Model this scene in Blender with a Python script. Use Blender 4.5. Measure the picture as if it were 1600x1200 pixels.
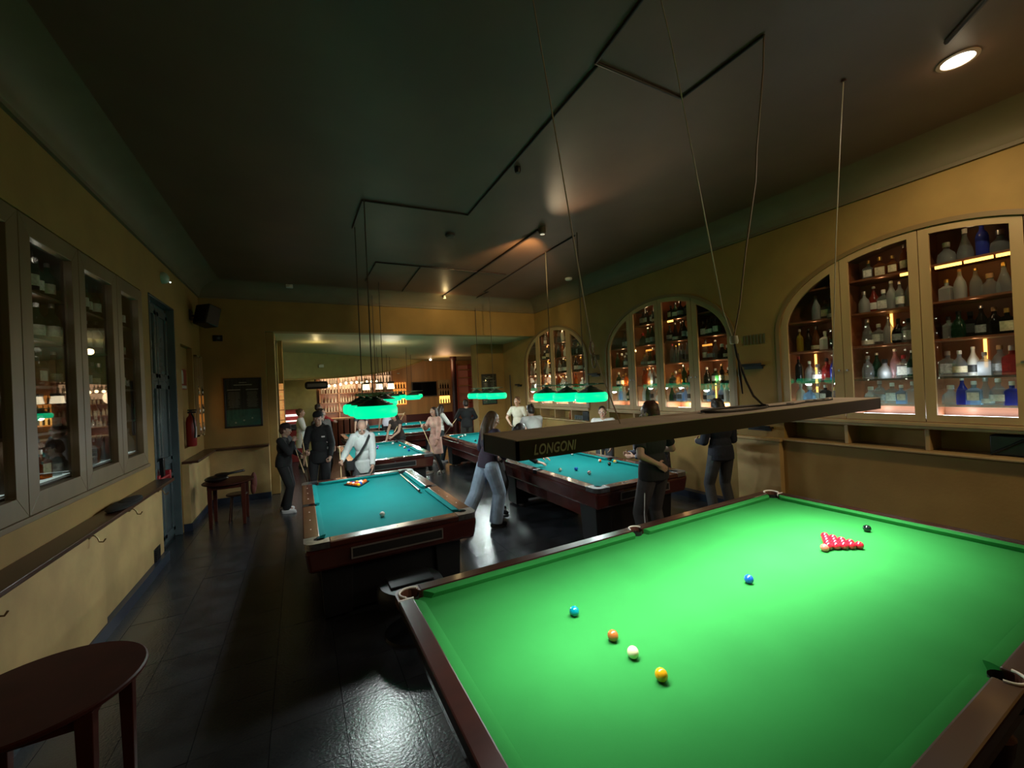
import bpy, math, random
from math import sin, cos, pi, radians, sqrt, atan2
from mathutils import Vector, Matrix, Euler

for _o in list(bpy.data.objects):
    bpy.data.objects.remove(_o)
SC = bpy.context.scene
COL = SC.collection
rnd = random.Random(7)

# ---------------------------------------------------------------- camera
CAM_H = 2.1
cd = bpy.data.cameras.new('camera')
cam = bpy.data.objects.new('camera', cd)
COL.objects.link(cam)
SC.camera = cam
cd.sensor_width = 36.0
cd.lens = 633.8 / 1600 * 36.0
cd.clip_start = 0.05
cd.clip_end = 100
_yaw, _pit, _rol = .483466, .00418, -.0464675
_f = Vector((sin(_yaw) * cos(_pit), cos(_yaw) * cos(_pit), sin(_pit)))
_r = Vector((cos(_yaw), -sin(_yaw), 0))
_u = _r.cross(_f)
_r2 = _r * cos(_rol) + _u * sin(_rol)
_u2 = _u * cos(_rol) - _r * sin(_rol)
cam.matrix_world = Matrix(((_r2.x, _u2.x, -_f.x, 0), (_r2.y, _u2.y, -_f.y, 0), (_r2.z, _u2.z, -_f.z, CAM_H), (0, 0, 0, 1)))

# ---------------------------------------------------------------- world, view
SC.view_settings.view_transform = 'Standard'
SC.view_settings.look = 'None'
SC.view_settings.gamma = 1.0
SC.view_settings.use_curve_mapping = False
SC.view_settings.exposure = 0.0
w = bpy.data.worlds.new('world')
SC.world = w
w.use_nodes = True
w.node_tree.nodes['Background'].inputs[0].default_value = (0.9, 0.8, 0.55, 1)
w.node_tree.nodes['Background'].inputs[1].default_value = 0.0
SC.cycles.use_denoising = True
SC.cycles.max_bounces = 7
SC.cycles.diffuse_bounces = 3
SC.cycles.glossy_bounces = 3
SC.cycles.transmission_bounces = 4
SC.cycles.transparent_max_bounces = 12
SC.cycles.caustics_reflective = False
SC.cycles.caustics_refractive = False
SC.cycles.sample_clamp_indirect = 3.0


def light(name, kind, loc, power, color, size=.1, size_y=None, target=None, spot=None, blend=.5, spread=None, parent=None):
    l = bpy.data.lights.new(name, kind)
    l.energy = power
    l.color = color
    o = bpy.data.objects.new(name, l)
    COL.objects.link(o)
    if kind == 'AREA':
        l.shape = 'RECTANGLE' if size_y else 'DISK'
        l.size = size
        if size_y:
            l.size_y = size_y
        if spread:
            l.spread = spread
    else:
        l.shadow_soft_size = size
    if kind == 'SPOT':
        l.spot_size = spot
        l.spot_blend = blend
    o.location = loc
    if target is not None:
        d = Vector(target) - Vector(loc)
        o.rotation_euler = d.to_track_quat('-Z', 'Y').to_euler()
    if parent:
        o.parent = parent
    o['kind'] = 'helper'
    return o


# ceiling height etc (room constants)
XL, XR, YF, ZC, ZW = -1.72, 6.10, 10.05, 4.45, 4.15
POOL_Z = 1.80          # underside of the pool lamps
LAMPW = (.93, .965, 1.0)
# --- room lights: recessed spot, track spots, far room, unseen rear fill
light('downlight_beam', 'SPOT', (4.59, 1.11, 4.40), 75, (1.0, .80, .50), .05, target=(6.1, 1.6, 2.7), spot=radians(105), blend=.9)
light('downlight_beam', 'SPOT', (4.59, 1.11, 4.40), 65, (1.0, .84, .64), .05, target=(2.2, 1.6, 0), spot=radians(105), blend=1.0)
light('room_spot', 'SPOT', (3.32, 5.16, 4.22), 250, (1.0, .72, .32), .04, target=(4.3, 10.0, 3.7), spot=radians(75), blend=.6)
light('ceiling_wash', 'SPOT', (3.34, 5.00, 4.17), 75, (1.0, .78, .48), .10, target=(3.12, 2.6, 4.45), spot=radians(58), blend=1.0)
light('ceiling_wash', 'SPOT', (3.30, 5.3, 4.17), 26, (1.0, .66, .36), .06, target=(3.3, 7.6, 4.45), spot=radians(58), blend=1.0)
light('wall_wash', 'AREA', (4.6, -1.5, 4.3), 60, (1.0, .72, .36), .5, target=(6.1, 1.5, 3.2))
light('rear_fill', 'AREA', (0.5, -2.0, 3.9), 2.5, (1.0, .78, .45), .8, target=(-1.7, 4.5, 1.0))  # unseen fill behind the camera, aimed at the left wall
light('room_spot', 'POINT', (3.30, 9.60, 4.28), 3.5, (1.0, .72, .32), .04)
light('far_room_spot', 'POINT', (.45, 11.9, 3.25), 6, (1.0, .75, .35), .06)
light('far_room_light', 'POINT', (2.4, 12.0, 3.1), 18, (1.0, .86, .62), .3)
light('far_room_light', 'POINT', (5.6, 16.8, 3.0), 30, (1.0, .55, .28), .3)
light('bar_light', 'AREA', (1.6, 18.3, 2.5), 45, (1.0, .72, .42), .6, 3.0, target=(2.3, 20, 1.4))

# ---------------------------------------------------------------- mesh builder


class MB:
    def __init__(self):
        self.v = []
        self.f = []

    def add(self, vs, fs, M=None):
        n = len(self.v)
        if M is not None:
            vs = [M @ Vector(p) for p in vs]
        self.v += [tuple(p) for p in vs]
        self.f += [tuple(i + n for i in q) for q in fs]
        return self

    def box(self, a, b, M=None):
        x0, y0, z0 = a
        x1, y1, z1 = b
        x0, x1 = min(x0, x1), max(x0, x1)
        y0, y1 = min(y0, y1), max(y0, y1)
        z0, z1 = min(z0, z1), max(z0, z1)
        return self.add([(x0, y0, z0), (x1, y0, z0), (x1, y1, z0), (x0, y1, z0), (x0, y0, z1), (x1, y0, z1), (x1, y1, z1), (x0, y1, z1)],
                        [(0, 3, 2, 1), (4, 5, 6, 7), (0, 1, 5, 4), (1, 2, 6, 5), (2, 3, 7, 6), (3, 0, 4, 7)], M)

    def frust(self, c, a0, b0, z0, a1, b1, z1):
        x, y = c
        return self.add([(x - a0, y - b0, z0), (x + a0, y - b0, z0), (x + a0, y + b0, z0), (x - a0, y + b0, z0),
                         (x - a1, y - b1, z1), (x + a1, y - b1, z1), (x + a1, y + b1, z1), (x - a1, y + b1, z1)],
                        [(0, 3, 2, 1), (4, 5, 6, 7), (0, 1, 5, 4), (1, 2, 6, 5), (2, 3, 7, 6), (3, 0, 4, 7)])

    def lathe(self, prof, n=16, M=None, cap=True, a0=0, a1=2 * pi):
        full = abs(a1 - a0 - 2 * pi) < 1e-6
        m = n if full else n + 1
        vs = []
        for r, z in prof:
            for i in range(m):
                a = a0 + (a1 - a0) * i / n
                vs.append((r * cos(a), r * sin(a), z))
        fs = []
        for j in range(len(prof) - 1):
            for i in range(n):
                k = (i + 1) % m
                fs.append((j * m + i, j * m + k, (j + 1) * m + k, (j + 1) * m + i))
        if cap and full:
            if prof[0][0] > 1e-5:
                fs.append(tuple(reversed(range(m))))
            if prof[-1][0] > 1e-5:
                fs.append(tuple(range((len(prof) - 1) * m, len(prof) * m)))
        return self.add(vs, fs, M)

    def cyl(self, p0, p1, r0, r1=None, n=12):
        r1 = r0 if r1 is None else r1
        p0, p1 = Vector(p0), Vector(p1)
        d = p1 - p0
        L = d.length
        if L < 1e-6:
            return self
        M = Matrix.Translation(p0) @ d.to_track_quat('Z', 'Y').to_matrix().to_4x4()
        return self.lathe([(r0, 0), (r1, L)], n, M)

    def cap(self, p0, p1, r0, r1=None, n=12, flat0=False, flat1=False):
        r1 = r0 if r1 is None else r1
        p0, p1 = Vector(p0), Vector(p1)
        d = p1 - p0
        L = max(d.length, 1e-5)
        M = Matrix.Translation(p0) @ d.to_track_quat('Z', 'Y').to_matrix().to_4x4()
        pr = []
        if flat0:
            pr += [(0, 0), (r0, 0)]
        else:
            pr += [(r0 * sin(t), -r0 * cos(t)) for t in (0, .35, .75, 1.15, pi / 2)]
        if flat1:
            pr += [(r1, L), (0, L)]
        else:
            pr += [(r1 * cos(t), L + r1 * sin(t)) for t in (0, .4, .8, 1.2, pi / 2)]
        pr = [(max(r, 1e-4) if 0 < i < len(pr) - 1 else 1e-4, z) for i, (r, z) in enumerate(pr)]
        return self.lathe(pr, n, M)

    def ell(self, c, r, M=None, nu=16, nv=10):
        pr = [(max(sin(pi * i / nv), 1e-4), -cos(pi * i / nv)) for i in range(nv + 1)]
        T = Matrix.Translation(Vector(c)) @ (M.to_4x4() if M is not None else Matrix.Identity(4)) @ Matrix.Diagonal((r[0], r[1], r[2], 1))
        return self.lathe(pr, nu, T)

    def tube(self, pts, r, n=8, closed=False):
        pts = [Vector(p) for p in pts]
        m = len(pts)
        vs = []
        up = None
        for i, p in enumerate(pts):
            if closed:
                t = (pts[(i + 1) % m] - pts[i - 1]).normalized()
            else:
                t = (pts[min(i + 1, m - 1)] - pts[max(i - 1, 0)]).normalized()
            if up is None:
                a = Vector((0, 0, 1)) if abs(t.z) < .9 else Vector((1, 0, 0))
                up = (a - t * a.dot(t)).normalized()
            else:
                up = (up - t * up.dot(t)).normalized()
            s = t.cross(up)
            rr = r[i] if isinstance(r, (list, tuple)) else r
            for k in range(n):
                a = 2 * pi * k / n
                vs.append(p + (up * cos(a) + s * sin(a)) * rr)
        fs = []
        for i in range(m if closed else m - 1):
            j = (i + 1) % m
            for k in range(n):
                l = (k + 1) % n
                fs.append((i * n + k, i * n + l, j * n + l, j * n + k))
        if not closed:
            fs.append(tuple(reversed(range(n))))
            fs.append(tuple(range((m - 1) * n, m * n)))
        return self.add(vs, fs)

    def prism(self, poly, axis, a0, a1, M=None):
        """poly: 2D outline; axis 0 -> (y,z) outline swept in x, 1 -> (x,z) in y, 2 -> (x,y) in z"""
        def P(p, a):
            if axis == 0:
                return (a, p[0], p[1])
            if axis == 1:
                return (p[0], a, p[1])
            return (p[0], p[1], a)
        n = len(poly)
        ar = sum(poly[i][0] * poly[(i + 1) % n][1] - poly[(i + 1) % n][0] * poly[i][1] for i in range(n))
        if (ar < 0) != (axis == 1):
            poly = list(reversed(poly))
        if a0 > a1:
            a0, a1 = a1, a0
        vs = [P(p, a0) for p in poly] + [P(p, a1) for p in poly]
        fs = [tuple(reversed(range(n))), tuple(range(n, 2 * n))]
        for i in range(n):
            j = (i + 1) % n
            fs.append((i, j, n + j, n + i))
        return self.add(vs, fs, M)

    def mesh(self, name, mat=None, smooth=None):
        me = bpy.data.meshes.new(name)
        me.from_pydata(self.v, [], self.f)
        if mat is not None:
            me.materials.append(mat)
        if smooth is not None:
            me.polygons.foreach_set('use_smooth', [True] * len(me.polygons))
            me.set_sharp_from_angle(angle=radians(smooth))
        me.update()
        return me

    def build(self, name, mat, parent=None, smooth=40, bevel=0, local=False, seg=2):
        """vertices are world coordinates unless local; they are stored relative to the parent's base"""
        if parent is not None and not local:
            off = root_loc(parent)
            self.v = [(p[0] - off.x, p[1] - off.y, p[2] - off.z) for p in self.v]
        me = self.mesh(name, mat, smooth)
        o = bpy.data.objects.new(name, me)
        COL.objects.link(o)
        if parent is not None:
            o.parent = parent
        if bevel:
            b = o.modifiers.new('bevel', 'BEVEL')
            b.width = bevel
            b.segments = seg
            b.limit_method = 'ANGLE'
            b.angle_limit = radians(35)
        return o


def root_loc(o):
    v = Vector((0, 0, 0))
    while o is not None:
        v = v + o.location
        o = o.parent
    return v


def thing(name, label, cat, loc=(0, 0, 0), rz=0, group=None):
    o = bpy.data.objects.new(name, None)
    COL.objects.link(o)
    o.empty_display_size = .1
    o.location = loc
    o.rotation_euler = (0, 0, rz)
    o['label'] = label
    o['category'] = cat
    if group:
        o['group'] = group
    return o


def tag(o, label, cat, group=None):
    o['label'] = label
    o['category'] = cat
    if group:
        o['group'] = group
    return o


def struct(name, mb, mat, smooth=None, bevel=0, label=None, parent=None):
    o = mb.build(name, mat, parent, smooth=smooth, bevel=bevel)
    if parent is None:
        o['kind'] = 'structure'
        if label:
            o['label'] = label
    return o


# ---------------------------------------------------------------- materials
_MC = {}


def mat(name, col, rough=.5, metal=0, var=.0, vscale=6, bump=0, bscale=60, emit=None, es=1, spec=.5, coat=0, sheen=0, alpha=1, trans=0, stretch=None, col2=None, detail=6):
    if name in _MC:
        return _MC[name]
    m = bpy.data.materials.new(name)
    _MC[name] = m
    m.use_nodes = True
    nt = m.node_tree
    b = nt.nodes['Principled BSDF']
    b.inputs['Base Color'].default_value = (*col, 1)
    b.inputs['Roughness'].default_value = rough
    b.inputs['Metallic'].default_value = metal
    b.inputs['Specular IOR Level'].default_value = spec
    if coat:
        b.inputs['Coat Weight'].default_value = coat
        b.inputs['Coat Roughness'].default_value = .12
    if sheen:
        b.inputs['Sheen Weight'].default_value = sheen
    if trans:
        b.inputs['Transmission Weight'].default_value = trans
    if alpha < 1:
        b.inputs['Alpha'].default_value = alpha
    if emit:
        b.inputs['Emission Color'].default_value = (*emit, 1)
        b.inputs['Emission Strength'].default_value = es
    if var or bump:
        tc = nt.nodes.new('ShaderNodeTexCoord')
        mp = nt.nodes.new('ShaderNodeMapping')
        nt.links.new(tc.outputs['Object'], mp.inputs[0])
        if stretch:
            mp.inputs['Scale'].default_value = stretch
    if var:
        n = nt.nodes.new('ShaderNodeTexNoise')
        n.inputs['Scale'].default_value = vscale
        n.inputs['Detail'].default_value = detail
        nt.links.new(mp.outputs[0], n.inputs['Vector'])
        r = nt.nodes.new('ShaderNodeValToRGB')
        c2 = col2 or tuple(max(0, c * (1 - var)) for c in col)
        c1 = col if col2 else tuple(min(1, c * (1 + var)) for c in col)
        r.color_ramp.elements[0].position = .35
        r.color_ramp.elements[1].position = .65
        r.color_ramp.elements[0].color = (*c2, 1)
        r.color_ramp.elements[1].color = (*c1, 1)
        nt.links.new(n.outputs['Fac'], r.inputs[0])
        nt.links.new(r.outputs[0], b.inputs['Base Color'])
    if bump:
        n2 = nt.nodes.new('ShaderNodeTexNoise')
        n2.inputs['Scale'].default_value = bscale
        n2.inputs['Detail'].default_value = 4
        nt.links.new(mp.outputs[0], n2.inputs['Vector'])
        bp = nt.nodes.new('ShaderNodeBump')
        bp.inputs['Strength'].default_value = bump
        bp.inputs['Distance'].default_value = .01
        nt.links.new(n2.outputs['Fac'], bp.inputs['Height'])
        nt.links.new(bp.outputs[0], b.inputs['Normal'])
    return m


def schlick(nt, f0):
    """two-sided Fresnel: f0 + (1 - f0) * facing^5"""
    lw = nt.nodes.new('ShaderNodeLayerWeight')
    lw.inputs[0].default_value = .5
    pw = nt.nodes.new('ShaderNodeMath')
    pw.operation = 'POWER'
    pw.inputs[1].default_value = 4.0
    ml = nt.nodes.new('ShaderNodeMath')
    ml.operation = 'MULTIPLY_ADD'
    ml.use_clamp = True
    ml.inputs[1].default_value = 1 - f0
    ml.inputs[2].default_value = f0
    nt.links.new(lw.outputs['Facing'], pw.inputs[0])
    nt.links.new(pw.outputs[0], ml.inputs[0])
    return ml.outputs[0]


def glassy(name, tint, fac=.25, rough=.08, film=(1, 1, 1)):
    """thin glass: tinted transparency plus a glossy layer"""
    if name in _MC:
        return _MC[name]
    m = bpy.data.materials.new(name)
    _MC[name] = m
    m.use_nodes = True
    nt = m.node_tree
    nt.nodes.clear()
    out = nt.nodes.new('ShaderNodeOutputMaterial')
    mix = nt.nodes.new('ShaderNodeMixShader')
    tr = nt.nodes.new('ShaderNodeBsdfTransparent')
    tr.inputs[0].default_value = (*tint, 1)
    pr = nt.nodes.new('ShaderNodeBsdfPrincipled')
    pr.inputs['Base Color'].default_value = (*film, 1)
    pr.inputs['Roughness'].default_value = rough
    nt.links.new(schlick(nt, fac), mix.inputs[0])
    nt.links.new(tr.outputs[0], mix.inputs[1])
    nt.links.new(pr.outputs[0], mix.inputs[2])
    nt.links.new(mix.outputs[0], out.inputs[0])
    return m


def pane_mat():
    m = bpy.data.materials.new('pane_glass')
    m.use_nodes = True
    nt = m.node_tree
    nt.nodes.clear()
    out = nt.nodes.new('ShaderNodeOutputMaterial')
    mix = nt.nodes.new('ShaderNodeMixShader')
    tr = nt.nodes.new('ShaderNodeBsdfTransparent')
    tr.inputs[0].default_value = (.96, .97, .96, 1)
    gl = nt.nodes.new('ShaderNodeBsdfGlossy')
    gl.inputs['Roughness'].default_value = .015
    nt.links.new(schlick(nt, .05), mix.inputs[0])
    nt.links.new(tr.outputs[0], mix.inputs[1])
    nt.links.new(gl.outputs[0], mix.inputs[2])
    nt.links.new(mix.outputs[0], out.inputs[0])
    return m


PANE = pane_mat()
WALL = mat('ochre_plaster', (.285, .172, .046), .75, var=.10, vscale=2.2, bump=.15, bscale=30)  # darker than the lower walls: shade above the lamps put into the colour
WALL_LOW = mat('ochre_plaster_low', (.43, .29, .12), .6, var=.13, vscale=2.6, bump=.12, bscale=25)
COVE = mat('cove_plaster', (.15, .115, .065), .6, var=.06, vscale=3)
CEIL = mat('ceiling_paint', (.125, .062, .036), .46, var=.12, vscale=1.3, bump=.25, bscale=2.2)
CEIL2 = mat('far_ceiling_paint', (.42, .40, .22), .5, var=.05)
WOODF = mat('cabinet_wood', (.40, .27, .125), .45, var=.10, vscale=5, stretch=(1, 1, .15))
CARC = mat('carcass_wood', (.20, .065, .025), .5, var=.25, vscale=4, stretch=(1, .3, 1))
SKIRT = mat('skirting_dark', (.02, .028, .05), .35)
DARKW = mat('dark_wood', (.05, .022, .012), .3, var=.25, vscale=8, stretch=(1, .1, 1))
MAHOG = mat('mahogany', (.095, .017, .010), .22, var=.30, vscale=7, stretch=(1, .12, 1), coat=.5)
BLACK = mat('black_plastic', (.010, .010, .011), .4)
BLACKM = mat('black_metal', (.018, .018, .02), .35, metal=.6)
CHROME = mat('chrome', (.55, .55, .56), .22, metal=1)
STEEL = mat('brushed_steel', (.36, .34, .33), .35, metal=1, var=.15, vscale=30)
WHITEP = mat('white_plastic', (.62, .64, .58), .4)
IVORY = mat('ivory_dot', (.85, .82, .74), .4)

# ================================================================ ROOM
random.seed(3)
# floor: dark slate tiles, the nearest ones as pieces
FLOOR = mat('slate', (.026, .028, .032), .25, var=.35, vscale=3.5, bump=.16, bscale=55, spec=1.0)
GROUT = mat('grout', (.010, .010, .011), .8)
fl = struct('floor', MB().box((XL - 1.2, -3.2, -.12), (11, 21, -.012)), GROUT, label='dark slate tiled floor of the billiard hall')
_tm = []
for k in range(3):
    me = MB().box((-.2085, -.2085, -.012), (.2085, .2085, -.001 + .0006 * k)).mesh('tile', FLOOR)
    _tm.append(me)
T0 = .42
cand = []
for i in range(-12, 22):
    for j in range(-10, 50):
        cx, cy = 2.28 + (i + .5) * T0, 5.12 + (j + .5) * T0
        if cx < XL - 1.1 or cx > 10.9 or cy < -3 or cy > 20.8:
            continue
        q = cam.matrix_world.inverted() @ Vector((cx, cy, 0))
        vis = q.z < -.3 and abs(q.x / -q.z) < 1.35 and -1.05 < q.y / -q.z
        # hidden under the big snooker table
        if .9 < cx < 3.9 and .9 < cy < 2.3:
            vis = False
        cand.append((0 if vis else 1, sqrt(cx * cx + cy * cy), cx, cy))
cand.sort()
rest = MB()
for n, (v, d, cx, cy) in enumerate(cand):
    if n < 298 and v == 0:
        o = bpy.data.objects.new('tile', _tm[rnd.randrange(3)])
        COL.objects.link(o)
        o.parent = fl
        o.location = (cx, cy, rnd.uniform(-.0006, .0006))
        o.rotation_euler = (0, 0, rnd.randrange(4) * pi / 2)
    elif cy > 2 or v == 0:
        rest.box((cx - .2085, cy - .2085, -.012), (cx + .2085, cy + .2085, -.001))
ro = rest.build('tile', FLOOR, fl, smooth=None)
ro['kind'] = 'stuff'

# ceiling, coves
ci = .42
struct('ceiling', MB().box((XL - .2, -3.2, ZC), (XR + .3, YF + .2, ZC + .1)), CEIL, label='dark glossy brown ceiling')
cp = []
for k in range(9):
    a = pi / 2 * k / 8
    cp.append((ci * (1 - sin(a)) * 1.0, ZW + .04 + (ZC - ZW - .04) * (1 - cos(a)) ** .8))


def cove(side):
    prof = [(0, ZW), (.035, ZW), (.035, ZW + .04)] + [(ci - ci * cos(pi / 2 * k / 8) * .9, ZW + .05 + (ZC - ZW - .05) * sin(pi / 2 * k / 8) ** 1.0) for k in range(9)] + [(0, ZC)]
    return prof


pf = cove(0)
struct('trim_1', MB().prism([(XL + a, z) for a, z in pf], 1, -3.2, YF), COVE, smooth=30, label='cove moulding along the left wall')
struct('trim_2', MB().prism([(XR - a, z) for a, z in pf], 1, -3.2, YF), COVE, smooth=30, label='cove moulding along the right wall')
struct('trim_3', MB().prism([(YF - a, z) for a, z in pf], 0, XL, XR), COVE, smooth=30, label='cove moulding above the far opening')
struct('wall_front', MB().box((XL - .2, -3.3, 0), (XR + .4, -3.2, ZC)), WALL, label='wall behind the viewer')

# left wall with the door recess and window cabinet recess
DY0, DY1 = 6.95, 8.16
lw = MB()
lw.box((XL - .15, -3.2, 0), (XL, 1.0, ZC))
lw.box((XL - .15, 1.0, 0), (XL, 6.66, 1.34))
lw.box((XL - .15, 1.0, 3.52), (XL, 6.66, ZC))
lw.box((XL - .15, 6.66, 0), (XL, DY0, ZC))
lw.box((XL - .15, DY0, 3.56), (XL, DY1, ZC))
lw.box((XL - .15, DY1, 0), (XL, 8.52, ZC))
lw.box((XL - .15, 8.52, 0), (XL, 9.34, 1.30))      # extinguisher niche
lw.box((XL - .15, 8.52, 3.06), (XL, 9.34, ZC))
lw.box((XL - .15, 9.34, 0), (XL, YF + .2, ZC))
lw.box((XL - .14, 8.53, 1.31), (XL - .08, 9.33, 3.05))
struct('wall_left', lw, WALL, label='yellow ochre plaster wall on the left')
# lower boxed-in part of the left wall
low = MB()
low.box((XL, -3.0, .12), (XL + .10, 5.02, 1.04))
low.box((XL, 5.02, .12), (XL + .06, DY0 - .01, 1.04))
struct('wall_left_lower', low, WALL_LOW, label='boxed-in lower part of the left wall', bevel=.004)
low = MB()
low.box((XL, DY1 + .10, .12), (XL + .10, YF - .13, 1.08))
low.box((XL, YF - .13, .12), (-.60, YF - .002, 1.08))
struct('wall_back_lower', low, WALL_LOW, label='boxed-in lower wall in the far left corner', bevel=.004)
struct('baseboard_left', MB().box((XL, -3, 0), (XL + .115, DY0, .12)), SKIRT, label='dark baseboard along the left wall')
struct('baseboard_back', MB().box((XL, DY1 + .1, 0), (XL + .115, YF - .14, .12)).box((XL, YF - .15, 0), (-.60, YF - .003, .12)), SKIRT, label='dark baseboard in the far left corner')

# far wall
struct('wall_back', MB().box((XL - .1, YF, 0), (-.60, YF + .25, ZC)).box((-.601, YF, 3.5), (XR + .1, YF + .3, ZC)), WALL, label='ochre far wall with a wide opening')
# pilaster at the left side of the opening
struct('trim_4', MB().box((-.60, YF + .12, 0), (-.44, YF + .5, 3.5)).box((-.44, 11.7, 0), (-.34, 12.2, 3.5)), WALL, bevel=.01, label='pilaster at the left edge of the opening')

# right wall with three arched openings
ARC = [1.85, 5.53, 9.22]
AW, AZ0, AB, AZB = 1.49, 2.67, .95, 1.47


def arch_z(dy, w=AW, b=AB, z0=AZ0):
    t = min(1, abs(dy) / w)
    return z0 + b * sqrt(max(0, 1 - t * t))


def arch_pts(c, w, b, z0, n=28):
    return [(c - w * cos(pi * k / n), z0 + b * sin(pi * k / n)) for k in range(n + 1)]


rw = MB()
xs0, xs1 = XR, XR + .12
ys = -3.2
for c in ARC:
    rw.box((xs0, ys, AZB), (xs1, c - AW, ZC))
    pts = arch_pts(c, AW, AB, AZ0)
    for k in range(len(pts) - 1):
        (ya, za), (yb, zb) = pts[k], pts[k + 1]
        rw.prism([(ya, za), (yb, zb), (yb, ZC), (ya, ZC)], 0, xs0, xs1)
    ys = c + AW
rw.box((xs0, ys, AZB), (xs1, 12.3, ZC))
# wall pieces between the niches, niche backs, lower wall
NZ0, NZ1 = 1.17, 1.40
rw.box((XR, -3.2, 0), (XR + .12, 12.3, NZ0 - .02))
rw.box((XR + .32, -3.2, NZ0 - .1), (XR + .36, 12.3, AZB))
for a, b in ((-3.2, ARC[0] - AW), (ARC[0] + AW, ARC[1] - AW), (ARC[1] + AW, ARC[2] - AW), (ARC[2] + AW, 12.3)):
    rw.box((XR, a, NZ0 - .02), (XR + .33, b, AZB))
rw.box((XR + .55, -3.2, 0), (XR + .6, 12.3, ZC))
struct('wall_right', rw, WALL, label='yellow ochre wall with three arches on the right')
tr = MB()
for i, c in enumerate(ARC):
    # niche ceiling, sill moulding and dividers
    tr.box((XR - .02, c - AW, NZ1 + .01), (XR + .33, c + AW, AZB))
    tr.box((XR - .05, c - AW - .03, AZB - .025), (XR + .02, c + AW + .03, AZB + .015))
    for dy in (-.75, 0, .75):
        tr.box((XR + .01, c + dy - .02, NZ0), (XR + .33, c + dy + .02, NZ1 + .01))
struct('trim_5', tr, WOODF, bevel=.006, label='shelf niches and sill mouldings under the arches')
struct('trim_6', MB().box((XR - .07, ARC[0] - 3, NZ0 - .03), (XR + .33, ARC[0] + AW, NZ0)).box((XR - .07, ARC[1] - AW, NZ0 - .03), (XR + .33, ARC[1] + AW, NZ0)).box((XR - .07, ARC[2] - AW, NZ0 - .03), (XR + .33, ARC[2] + AW, NZ0)), WOODF, bevel=.01, label='narrow ledge along the right wall')
# pilasters between arches (lower half)
pl = MB()
for a, b in ((ARC[0] + AW + .02, ARC[1] - AW - .04), (ARC[1] + AW + .04, ARC[2] - AW - .04)):
    pl.box((XR - .10, a, .12), (XR, b, 1.13))
    pl.box((XR - .13, a - .03, 1.13), (XR, b + .03, 1.17))
struct('trim_7', pl, WALL_LOW, bevel=.006, label='low pilasters between the arches')
struct('baseboard_right', MB().box((XR - .14, -3, 0), (XR, 12.15, .12)), SKIRT, label='dark blue baseboard along the right wall')
# raised arch mouldings
am = MB()
for c in ARC:
    o_ = [(c - AW - .045, AZB + .02)] + arch_pts(c, AW + .045, AB + .045, AZ0, 36) + [(c + AW + .045, AZB + .02)]
    i_ = [(c - AW + .005, AZB + .02)] + arch_pts(c, AW - .005, AB - .005, AZ0, 36) + [(c + AW - .005, AZB + .02)]
    n = len(o_)
    for k in range(n - 1):
        am.prism([o_[k], o_[k + 1], i_[k + 1], i_[k]], 0, XR - .022, XR + .01)
struct('trim_8', am, mat('arch_moulding', (.20, .125, .045), .5), smooth=50, label='raised mouldings around the three arches')

# ---- far room
FR = 'far_room'
struct('ceiling_far', MB().box((-1.3, YF + .3, 3.5), (11, 20.5, 3.6)), CEIL2, label='pale ceiling of the far room')
WOODW = mat('wood_panelling', (.42, .22, .075), .4, var=.18, vscale=3, stretch=(1.5, 1, .12))
struct('wall_far', MB().box((-1.3, 19.6, 0), (11, 19.75, 3.5)), WOODW, label='wood panelled end wall of the far room')
struct('wall_far_right', MB().box((10.2, 12.2, 0), (10.35, 19.7, 3.5)), WOODW, label='right wall of the far room')
struct('wall_far_left', MB().box((-.60, YF + .25, 0), (-.48, 17.2, 3.5)), mat('olive_plaster', (.36, .32, .12), .7, var=.08), label='olive left wall of the far room')
struct('wall_far_bar', MB().box((-.6, 16.4, 0), (.55, 16.5, 3.5)), mat('olive_plaster', (.36, .32, .12), .7), label='olive wall beside the bar')
pier = MB().box((5.12, 12.15, 1.05), (6.4, 12.6, 3.5)).box((5.10, 12.12, .12), (6.4, 12.6, 1.05))
pier.box((5.08, 12.11, 1.03), (6.4, 12.2, 1.08))
struct('wall_pier', pier, WALL, bevel=.006, label='ochre pier dividing hall and far room')
struct('baseboard_pier', MB().box((5.08, 12.10, 0), (6.1, 12.3, .12)), SKIRT, label='dark baseboard of the pier')
# curved bulkhead over the bar
bk = MB()
N = 26
pts = []
for k in range(N + 1):
    t = k / N
    x = -.52 + (5.3 + .52) * t
    y = 14.6 + 4.4 * t ** 1.15
    zb = 2.62 + .10 * t + .78 * t ** 2.6
    pts.append((x, y, zb))
for k in range(N):
    a, b = pts[k], pts[k + 1]
    bk.add([(a[0], a[1], a[2]), (b[0], b[1], b[2]), (b[0], b[1], 3.5), (a[0], a[1], 3.5),
            (a[0] - .06, a[1] + .1, a[2]), (b[0] - .06, b[1] + .1, b[2]), (b[0] - .06, b[1] + .1, 3.5), (a[0] - .06, a[1] + .1, 3.5)],
           [(0, 1, 2, 3), (7, 6, 5, 4), (1, 0, 4, 5)])
struct('trim_9', bk, mat('bulkhead_paint', (.36, .33, .13), .55, var=.05), smooth=60, label='curved olive bulkhead over the bar')
struct('trim_10', MB().tube([(a, b - .02, c) for a, b, c in pts], .028, 8), mat('bulkhead_edge', (.42, .30, .10), .5), smooth=60, label='wooden edge of the curved bulkhead')

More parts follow.
